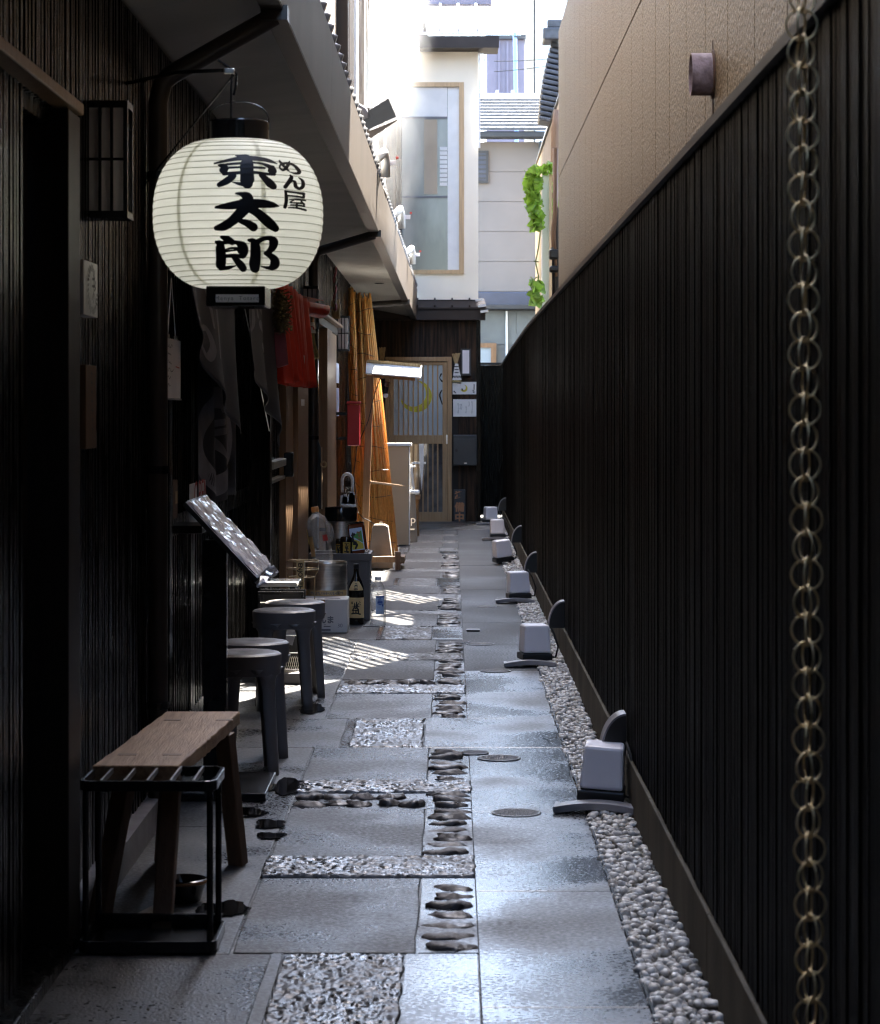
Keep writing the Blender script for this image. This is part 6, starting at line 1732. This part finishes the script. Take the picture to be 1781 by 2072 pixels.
# rolled reed screens
def reed_screen(label, base0, base1, top0, top1, n, sd):
    t = thing('reed_screen', label, 'reed screen', tuple((base0+base1)/2), group='rolled reed screens leaning on the wall')
    rnd = random.Random(sd); mb = MB()
    depth = .16
    cols = []
    for i in range(n):
        u = (i+rnd.uniform(-.3,.3))/(n-1)
        for lay in range(2):
            ph = math.pi*u
            off = -math.sin(ph)*depth*(.5) + lay*.03 + rnd.uniform(-.008,.008)
            b = base0+(base1-base0)*u + Vector((rnd.uniform(-.004,.004), off, 0))
            tt = top0+(top1-top0)*u + Vector((rnd.uniform(-.006,.006), off*.8, rnd.uniform(-.06,.05)))
            mid = b+(tt-b)*.5+Vector((rnd.uniform(-.010,.010), rnd.uniform(-.006,.006), 0))
            r = rnd.uniform(.0060,.0100)
            mb.tube([b, mid, tt], [r*1.1, r, r*.75], 6)
    build('reeds', mb, M['reed'], t, smooth=True, kind='stuff')
    m = 11
    for k in range(m):
        v = .05+.90*k/(m-1)
        pts = []
        for i in range(15):
            u = i/14
            b = base0+(base1-base0)*u; tt = top0+(top1-top0)*u
            off = -math.sin(math.pi*u)*depth*.5-.012
            p = b+(tt-b)*v+Vector((0, off, .02*math.sin(u*3+k*1.7)))
            pts.append(p)
        build('binding_wire', MB().tube(pts, .0026, 4), M['wire'], t)
    return t
reed_screen('left reed screen roll, taller and dimmer, against the black lamp', at(719,1085,24.3)+Vector((0,0,0)), at(752,1120,24.2), at(702,590,24.9), at(719,590,24.9), 11, 1)
reed_screen('right reed screen roll, broad and sunlit orange, behind the roofed sign', at(735,1124,23.9), at(804,1126,23.85), at(720,602,24.7), at(749,602,24.7), 22, 2)
# red letter box on a bracket
rb = thing('red_box', 'flat red letter box fixed out from the wall in front of the reed screens', 'letter box', (-.87,21.6,1.3))
dr2 = 21.6
build('body', MB().box(gx(702.5,dr2),gx(728,dr2),dr2,dr2+.12,gz(902,dr2),gz(819,dr2)), M['red'], rb, bevel=.008)
build('hood', MB().box(gx(702,dr2)-.003,gx(729,dr2)+.003,dr2-.01,dr2+.125,gz(818,dr2),gz(812,dr2)), M['red'], rb, bevel=.006)
for py in (840, 890): build('bracket', MB().box(WX,gx(702.5,dr2)+.002,dr2+.03,dr2+.06,gz(py,dr2),gz(py-6,dr2)), M['blackmetal'], rb)

# beige cabinet, stool, black sign behind it
bc = thing('beige_cabinet', 'plain beige sign cabinet standing behind the reed screens', 'cabinet', (gx(807,25.7),25.7,0))
dc = 25.6
build('body', MB().box(gx(776,dc),gx(827,dc),dc,dc+.16,.01,gz(903,dc)), M['beige'], bc, bevel=.004)
build('top', MB().box(gx(775,dc),gx(833,dc),dc-.02,dc+.20,gz(902.5,dc),gz(897,dc)), M['white'], bc, bevel=.003)
build('edge_trim', MB().box(gx(827,dc)+.002,gx(829,dc)+.002,dc-.004,dc+.16,.01,gz(905,dc)), M['white'], bc)
build('latch', MB().box(gx(829,dc)+.006,gx(841,dc),dc+.05,dc+.07,gz(946,dc),gz(942,dc)), M['white'], bc)
ab = thing('black_sign', 'black standing board with a white letter p, half behind the beige cabinet', 'sign board', (gx(838,26.3),26.3,0))
build('board', MB().add([(gx(818,26.3),26.25,.004),(gx(845,26.3),26.25,.004),(gx(840,26.3),26.42,gz(1000,26.3)),(gx(818,26.3),26.42,gz(1000,26.3)),
                          (gx(818,26.3),26.28,.004),(gx(845,26.3),26.28,.004),(gx(840,26.3),26.45,gz(1000,26.3)),(gx(818,26.3),26.45,gz(1000,26.3))],
                         [(0,3,2,1),(4,5,6,7),(0,1,5,4),(1,2,6,5),(2,3,7,6),(3,0,4,7)]), M['black'], ab)
lettering('p', .12, M['white'], (gx(836,26.25),26.27,gz(1052,26.25)), FRONT, ab)
build('stripe', MB().box(gx(827,26.2),gx(839,26.2),26.244,26.248,gz(1073,26.2),gz(1070,26.2)), M['white'], ab)
ch = thing('wooden_chair', 'slim wooden chair with a white cushion behind the beige cabinet', 'chair', (gx(842,27.3),27.3,0))
dch = 27.3
for a, b in ((840,845),(848,843)):
    build('leg', MB().beam(at(a-3,1086,dch+(.0 if a < 845 else .25)), at(b,1008,dch+(.05 if a < 845 else .22)), .035, .03), M['postwood'], ch)
build('leg', MB().beam(at(826,1086,dch), at(828,1008,dch+.05), .035, .03), M['postwood'], ch)
build('seat_frame', MB().box(gx(822,dch),gx(850,dch),dch,dch+.3,gz(1011,dch),gz(1002,dch)), M['cedar'], ch)
build('cushion', MB().box(gx(822,dch),gx(849,dch),dch,dch+.3,gz(1001.5,dch),gz(993,dch)), M['white'], ch, bevel=.015)
build('back_post', MB().beam(at(836,992,dch+.02), at(831,940,dch+.0), .03, .03), M['white'], ch)
tl_ = thing('garden_trowel', 'long pale pointed blade hanging in front of the lower lattice', 'tool', (gx(853,28.6),28.6,.5))
build('blade', MB().prism([(gx(848,28.6),gz(898,28.6)),(gx(858,28.6),gz(898,28.6)),(gx(857.5,28.6),gz(940,28.6)),(gx(853.5,28.6),gz(994,28.6)),(gx(849,28.6),gz(940,28.6))], lambda a,b,w: Vector((a,28.6+w,b)), .012), M['paper'], tl_)
build('strap', MB().box(gx(833,28.6),gx(862,28.6),28.615,28.63,gz(939,28.6),gz(935,28.6)), M['white'], tl_)
# red curtain over the cedar doorway
rn_ = thing('red_noren', 'pleated red cloth curtain hung across the cedar doorway', 'curtain', (-.93,15.0,1.8))
build('rod', MB().tube([(-.95,13.2,2.10),(-.93,16.2,2.10)], .011, 8), M['legwood'], rn_)
for i, (a, b) in enumerate(((13.25,13.95),(13.97,14.7),(14.72,15.65))):
    def f(u, v, a=a, b=b, i=i):
        d = a+(b-a)*u
        return Vector((-.93+.03*v+(.016+.034*v)*math.sin(u*14+i*2)+.016*math.sin(u*33+i), d, 2.11-(.55+.012*math.sin(u*9))*v))
    o = build('curtain_panel', MB().grid(70, 14, f), M['redcloth'], rn_, smooth=True)
    s_ = o.modifiers.new('thickness','SOLIDIFY'); s_.thickness = .0018
build('tag', MB().obox((-.875,14.62,1.68),(.004,.12,.11)), M['paper'], rn_)
rr2 = thing('red_sleeve', 'red cloth sleeve rolled round a curved tube beside the red curtain', 'cloth', (-.93,16.6,2.05))
build('cloth', MB().grid(28, 6, lambda u, v: Vector((-.985+.11*v+.062*math.cos(2*math.pi*(u*.86+.2)), 15.75+.75*v, 2.085+.062*math.sin(2*math.pi*(u*.86+.2))))), M['redcloth'], rr2, smooth=True).modifiers.new('thickness','SOLIDIFY').thickness = .004
build('rod', MB().tube([(-1.04,15.9,2.085),(-.90,16.4,2.085)],.012,8), M['legwood'], rr2)
db_ = thing('dark_red_board', 'dark red hanging board in the shade under the dried wreath', 'sign board', (-.92,12.95,1.6))
dq = 12.95
build('board', MB().add([at(548,668,dq),at(577,668,dq),at(583.5,738,dq),at(551,748,dq)]+[at(548,668,dq)+Vector((0,.02,0)),at(577,668,dq)+Vector((0,.02,0)),at(583.5,738,dq)+Vector((0,.02,0)),at(551,748,dq)+Vector((0,.02,0))],
                        [(0,3,2,1),(4,5,6,7),(0,1,5,4),(1,2,6,5),(2,3,7,6),(3,0,4,7)]), M['darkred'], db_, bevel=.003)
build('cord', MB().tube([at(562,668,dq),at(566,600,dq)],.004,5), M['straw'], db_)
wr2 = thing('dried_wreath', 'bushy dried cedar wreath hanging against the red curtain', 'wreath', tuple(at(572,630,13.0)))
rnd = random.Random(12); mb = MB()
for i in range(420):
    a = rnd.uniform(0,6.28); q = rnd.random()**.5
    px = 570+14*q*math.cos(a)+rnd.uniform(-3,3); py = 630+44*q*math.sin(a)
    if py < 600: px -= 6
    p = at(px,py,12.9+rnd.uniform(-.07,.07)); v = Vector((rnd.uniform(-1,1),rnd.uniform(-1,1),rnd.uniform(-1,.6))).normalized()*rnd.uniform(.02,.06)
    mb.tube([p, p+v], [.0035,.001], 4)
build('sprigs', mb, M['dried'], wr2, kind='stuff')
mb = MB()
for i in range(14): mb.ell(at(rnd.uniform(566,590),rnd.uniform(600,680),12.84), (.008,.008,.008), 6, 4)
build('cones', mb, M['straw'], wr2, smooth=True, kind='stuff')
build('core', MB().ell(at(567,632,12.92), (.028,.03,.10), 8, 6, .4), M['dried'], wr2)
so = thing('straw_ornament', 'fan shaped rice straw ornament with a pale tie hanging under the red sleeve', 'straw ornament', tuple(at(635,700,16.9)))
rnd = random.Random(14); mb = MB(); do = 16.9
for i in range(90):
    u = rnd.random()
    a = at(657-25+ (u-.5)*7, 690, do)+Vector((0,rnd.uniform(-.02,.02),0))
    b = at(617+28*u, 728-3*u+rnd.uniform(-1,1), do)+Vector((0,rnd.uniform(-.04,.04),0))
    mb.tube([at(632+(u-.5)*6,672,do)+Vector((0,rnd.uniform(-.015,.015),0)), at(630+(u-.5)*15,695,do), b], [.004,.005,.006], 4)
build('straw', mb, M['straw'], so, kind='stuff')
build('tie', MB().lathe([(.018,0),(.021,-.05),(.024,-.075)], at(632,652,do)+Vector((0,0,0)), 12), M['paper'], so, smooth=True)
build('red_string', MB().tube([at(629,660,do-.03),at(634,662,do-.03),at(636,668,do-.03)],.004,5), M['redprint'], so)
build('stalks', MB().tube([at(632,625,do),at(632,655,do)], .012, 8), M['postwood'], so)
# notices, latches and a dark paddle board on the lit stretch of wall
def wall_sheet(name, label, cat, d0, d1, py0, py1, m, xx=WX+.016, th=.004):
    dm = (d0+d1)/2
    o = build(name, MB().box(xx,xx+th,d0,d1,gz(py1,dm),gz(py0,dm)), m)
    return tag(o, label, cat)
wall_sheet('sticker', 'tiny white sticker on the cedar door jamb under the red curtain', 'sticker', 15.9, 16.25, 808, 821, M['paper'], -.969, .002)
wall_sheet('notice', 'upper white notice on the black wall under the straw ornament', 'notice', 17.0, 17.25, 727, 765, M['paper'])
wall_sheet('notice', 'tall white notice in a black frame on the black wall below the straw ornament', 'notice', 16.95, 17.2, 775, 845, M['paper'])
wall_sheet('notice', 'upper white notice on the black wall below the farthest box lamp', 'notice', 22.0, 22.6, 735, 775, M['paper'])
wall_sheet('notice', 'lower pale notice on the black wall left of the red letter box', 'notice', 22.0, 22.6, 785, 842, M['paleb'])
pdl = thing('paddle_board', 'black paddle shaped sign board with pale edge hanging by the cedar doorway', 'sign board', (-.99,18.0,.9))
dpp = 18.0
out = [(624,1030),(623,950),(626,930),(633,900),(637,888),(640,885),(643,890),(649,905),(650,960),(650,1030)]
build('board', MB().prism([(gx(a,dpp)-.0,gz(b,dpp)) for a,b in out], lambda a,b,w: Vector((a,dpp+w,b)), .03), M['black'], pdl)
build('edge', MB().beam((gx(650.5,dpp)+.003,dpp+.015,gz(1030,dpp)),(gx(650,dpp)+.003,dpp+.015,gz(905,dpp)),.034,.006), M['paleframe'], pdl)
build('ring', MB().tube([at(655+5*math.cos(2*math.pi*k/16),940+6*math.sin(2*math.pi*k/16),dpp-.02) for k in range(16)], .008, 6, closed=True), M['palestraw'], pdl, smooth=True)
lt2 = thing('door_latch', 'black iron sliding latch on the slatted wall left of the cedar jamb', 'latch', (-.985,14.2,.9))
build('plate', MB().box(-1.035,-.985,13.7,14.85,gz(945,14.3),gz(930,14.3)), M['steel'], lt2, bevel=.003)
build('catch', MB().box(-1.0,-.945,14.72,14.84,gz(965,14.8),gz(915,14.8)), M['blackmetal'], lt2, bevel=.01)
build('plate', MB().box(-1.035,-.99,13.7,14.7,gz(972,14.3),gz(966,14.3)), M['steel'], lt2)
# white umbrella in a stand with white plastic sleeves
um = thing('white_umbrella', 'white umbrella with a hooked handle standing between bin and reed screens', 'umbrella', (gx(704,20.5),20.5,0))
du = 20.4
hk_ = [at(693,996,du),at(692.5,976,du)]+[at(703-10.5*math.cos(R(180*k/10)),972-13*math.sin(R(180*k/10)),du) for k in range(11)]+[at(713.5,984,du),at(712,1010,du)]
build('handle', MB().tube(hk_, .013, 8), M['white'], um, smooth=True)
build('canopy', MB().tube([at(711,1005,du),at(709,1028,du),at(705,1100,du),at(703,1165,du)], [.014,.035,.045,.01], 12), M['paper'], um, smooth=True)
build('tip', MB().tube([at(703,1165,du),at(702.8,1174,du)], .005, 6), M['steel'], um)
bgb = thing('umbrella_sleeves', 'stack of white plastic umbrella sleeves in a wall dispenser behind the bin', 'dispenser', (gx(703,19.6),19.6,.6))
dz2 = 19.6
rnd = random.Random(5)
for i in range(9):
    a = 692+3.2*i
    build('sleeve', MB().beam(at(a,1026,dz2), at(a+rnd.uniform(-4,4),994+rnd.uniform(0,12),dz2), .02, .03), M['paper'], bgb)
build('pocket', MB().box(gx(690,dz2),gx(720,dz2),dz2-.03,dz2+.05,gz(1100,dz2),gz(1020,dz2)), M['white'], bgb, bevel=.01)
build('bracket', MB().box(WX,gx(690,dz2),dz2,dz2+.02,gz(1075,dz2),gz(1068,dz2)), M['blackmetal'], bgb)
rope = thing('twisted_rope', 'twisted red and pale cord hanging from the soffit by the middle rain pipe', 'rope', tuple(at(678,560,20.2)))
for s_ in (0, 1):
    pts = [at(678+(3.0-.4)*math.sin(k*.9+s_*math.pi),540+5.2*k,20.2)+Vector((0,.02*math.cos(k*.9+s_*math.pi),0)) for k in range(18)]
    build('strand', MB().tube(pts, .009, 6), M['dried'] if s_ else M['darkred'], rope, smooth=True)
sd_ = thing('shelf_straw', 'small straw charm and pale shelf above the lantern shop lintel', 'straw charm', tuple(at(680,620,20.3)))
mb = MB(); rnd = random.Random(4)
for i in range(30):
    a = 672+rnd.uniform(0,16)
    mb.tube([at(a,645,20.3),at(a+rnd.uniform(-4,3),605+rnd.uniform(0,14),20.3)], .004, 4)
build('straw', mb, M['palestraw'], sd_, kind='stuff')
build('shelf', MB().box(WX,gx(676,20.3),20.2,20.35,gz(625,20.3),gz(622,20.3)), M['white'], sd_)
# recessed lamps in the soffit
for i, (px, py) in enumerate(((720,541),(768,572),(800,596))):
    d = (14.0,0,0)
    dd3 = (18.9,24.3,28.5)[i]
    x_ = gx(px,dd3)
    zz = gz(py,dd3)
    t = thing('downlight', ['nearest small round downlight set in the soffit','middle small round downlight, where the soffit glows warm','farthest small round downlight in the soffit'][i], 'downlight', (x_,dd3,zz), group='unlit downlights under the eave')
    zs_ = (2.725-.0008*dd3)+( (ez(dd3)+.03)-(2.725-.0008*dd3))*((x_+1.16)/(ex(dd3)-.072+1.16)) - .002
    t.location = (x_, dd3, zs_)
    build('ring', MB().lathe([(.045,0),(.05,-.006),(.04,-.008),(.04,-.001)], (x_,dd3,zs_), 20, cap=False), M['charcoal'], t, smooth=True)
    build('lens', MB().lathe([(.0001,-.004),(.039,-.004)], (x_,dd3,zs_), 16, cap=False), M['opal'], t)

# steam drifting over the eave roof
def steam_mat():
    m = bpy.data.materials.new('steam'); m.use_nodes = True
    nt = m.node_tree; N = nt.nodes; N.remove(N['Principled BSDF'])
    out = [n for n in N if n.type == 'OUTPUT_MATERIAL'][0]
    v = N.new('ShaderNodeVolumePrincipled'); v.inputs['Color'].default_value = (.95,.96,.97,1); v.inputs['Anisotropy'].default_value = .3
    tc = N.new('ShaderNodeTexCoord'); nz = N.new('ShaderNodeTexNoise'); nz.inputs['Scale'].default_value = .75; nz.inputs['Detail'].default_value = 4
    mp = N.new('ShaderNodeMapping'); mp.inputs['Scale'].default_value = (1.4,.7,.55)
    nt.links.new(tc.outputs['Object'], mp.inputs['Vector']); nt.links.new(mp.outputs[0], nz.inputs['Vector'])
    mr = N.new('ShaderNodeMapRange'); mr.interpolation_type = 'SMOOTHSTEP'
    mr.inputs['From Min'].default_value = .48; mr.inputs['From Max'].default_value = .70; mr.inputs['To Max'].default_value = 1.0
    nt.links.new(nz.outputs['Fac'], mr.inputs['Value'])
    # fade towards the hull so that no face of it shows
    gr = N.new('ShaderNodeTexGradient'); gr.gradient_type = 'SPHERICAL'
    mp2 = N.new('ShaderNodeMapping'); mp2.inputs['Scale'].default_value = (1/.5,1/4.2,1/1.9)
    nt.links.new(tc.outputs['Object'], mp2.inputs['Vector']); nt.links.new(mp2.outputs[0], gr.inputs['Vector'])
    mu = N.new('ShaderNodeMath'); mu.operation = 'MULTIPLY'; nt.links.new(mr.outputs[0], mu.inputs[0]); nt.links.new(gr.outputs['Fac'], mu.inputs[1])
    m3 = N.new('ShaderNodeMath'); m3.operation = 'MULTIPLY'; m3.inputs[1].default_value = STEAM
    nt.links.new(mu.outputs[0], m3.inputs[0]); nt.links.new(m3.outputs[0], v.inputs['Density'])
    nt.links.new(v.outputs[0], out.inputs['Volume'])
    return m
STEAM = 0.48
so_ = build('steam', MB().ell((0,0,0), (.5,4.2,1.9), 24, 14), steam_mat(), kind='stuff')
so_.location = (-.62, 23.5, 5.0)
so_['label'] = 'thin drifting white steam over the eave roof'; so_['category'] = 'steam'
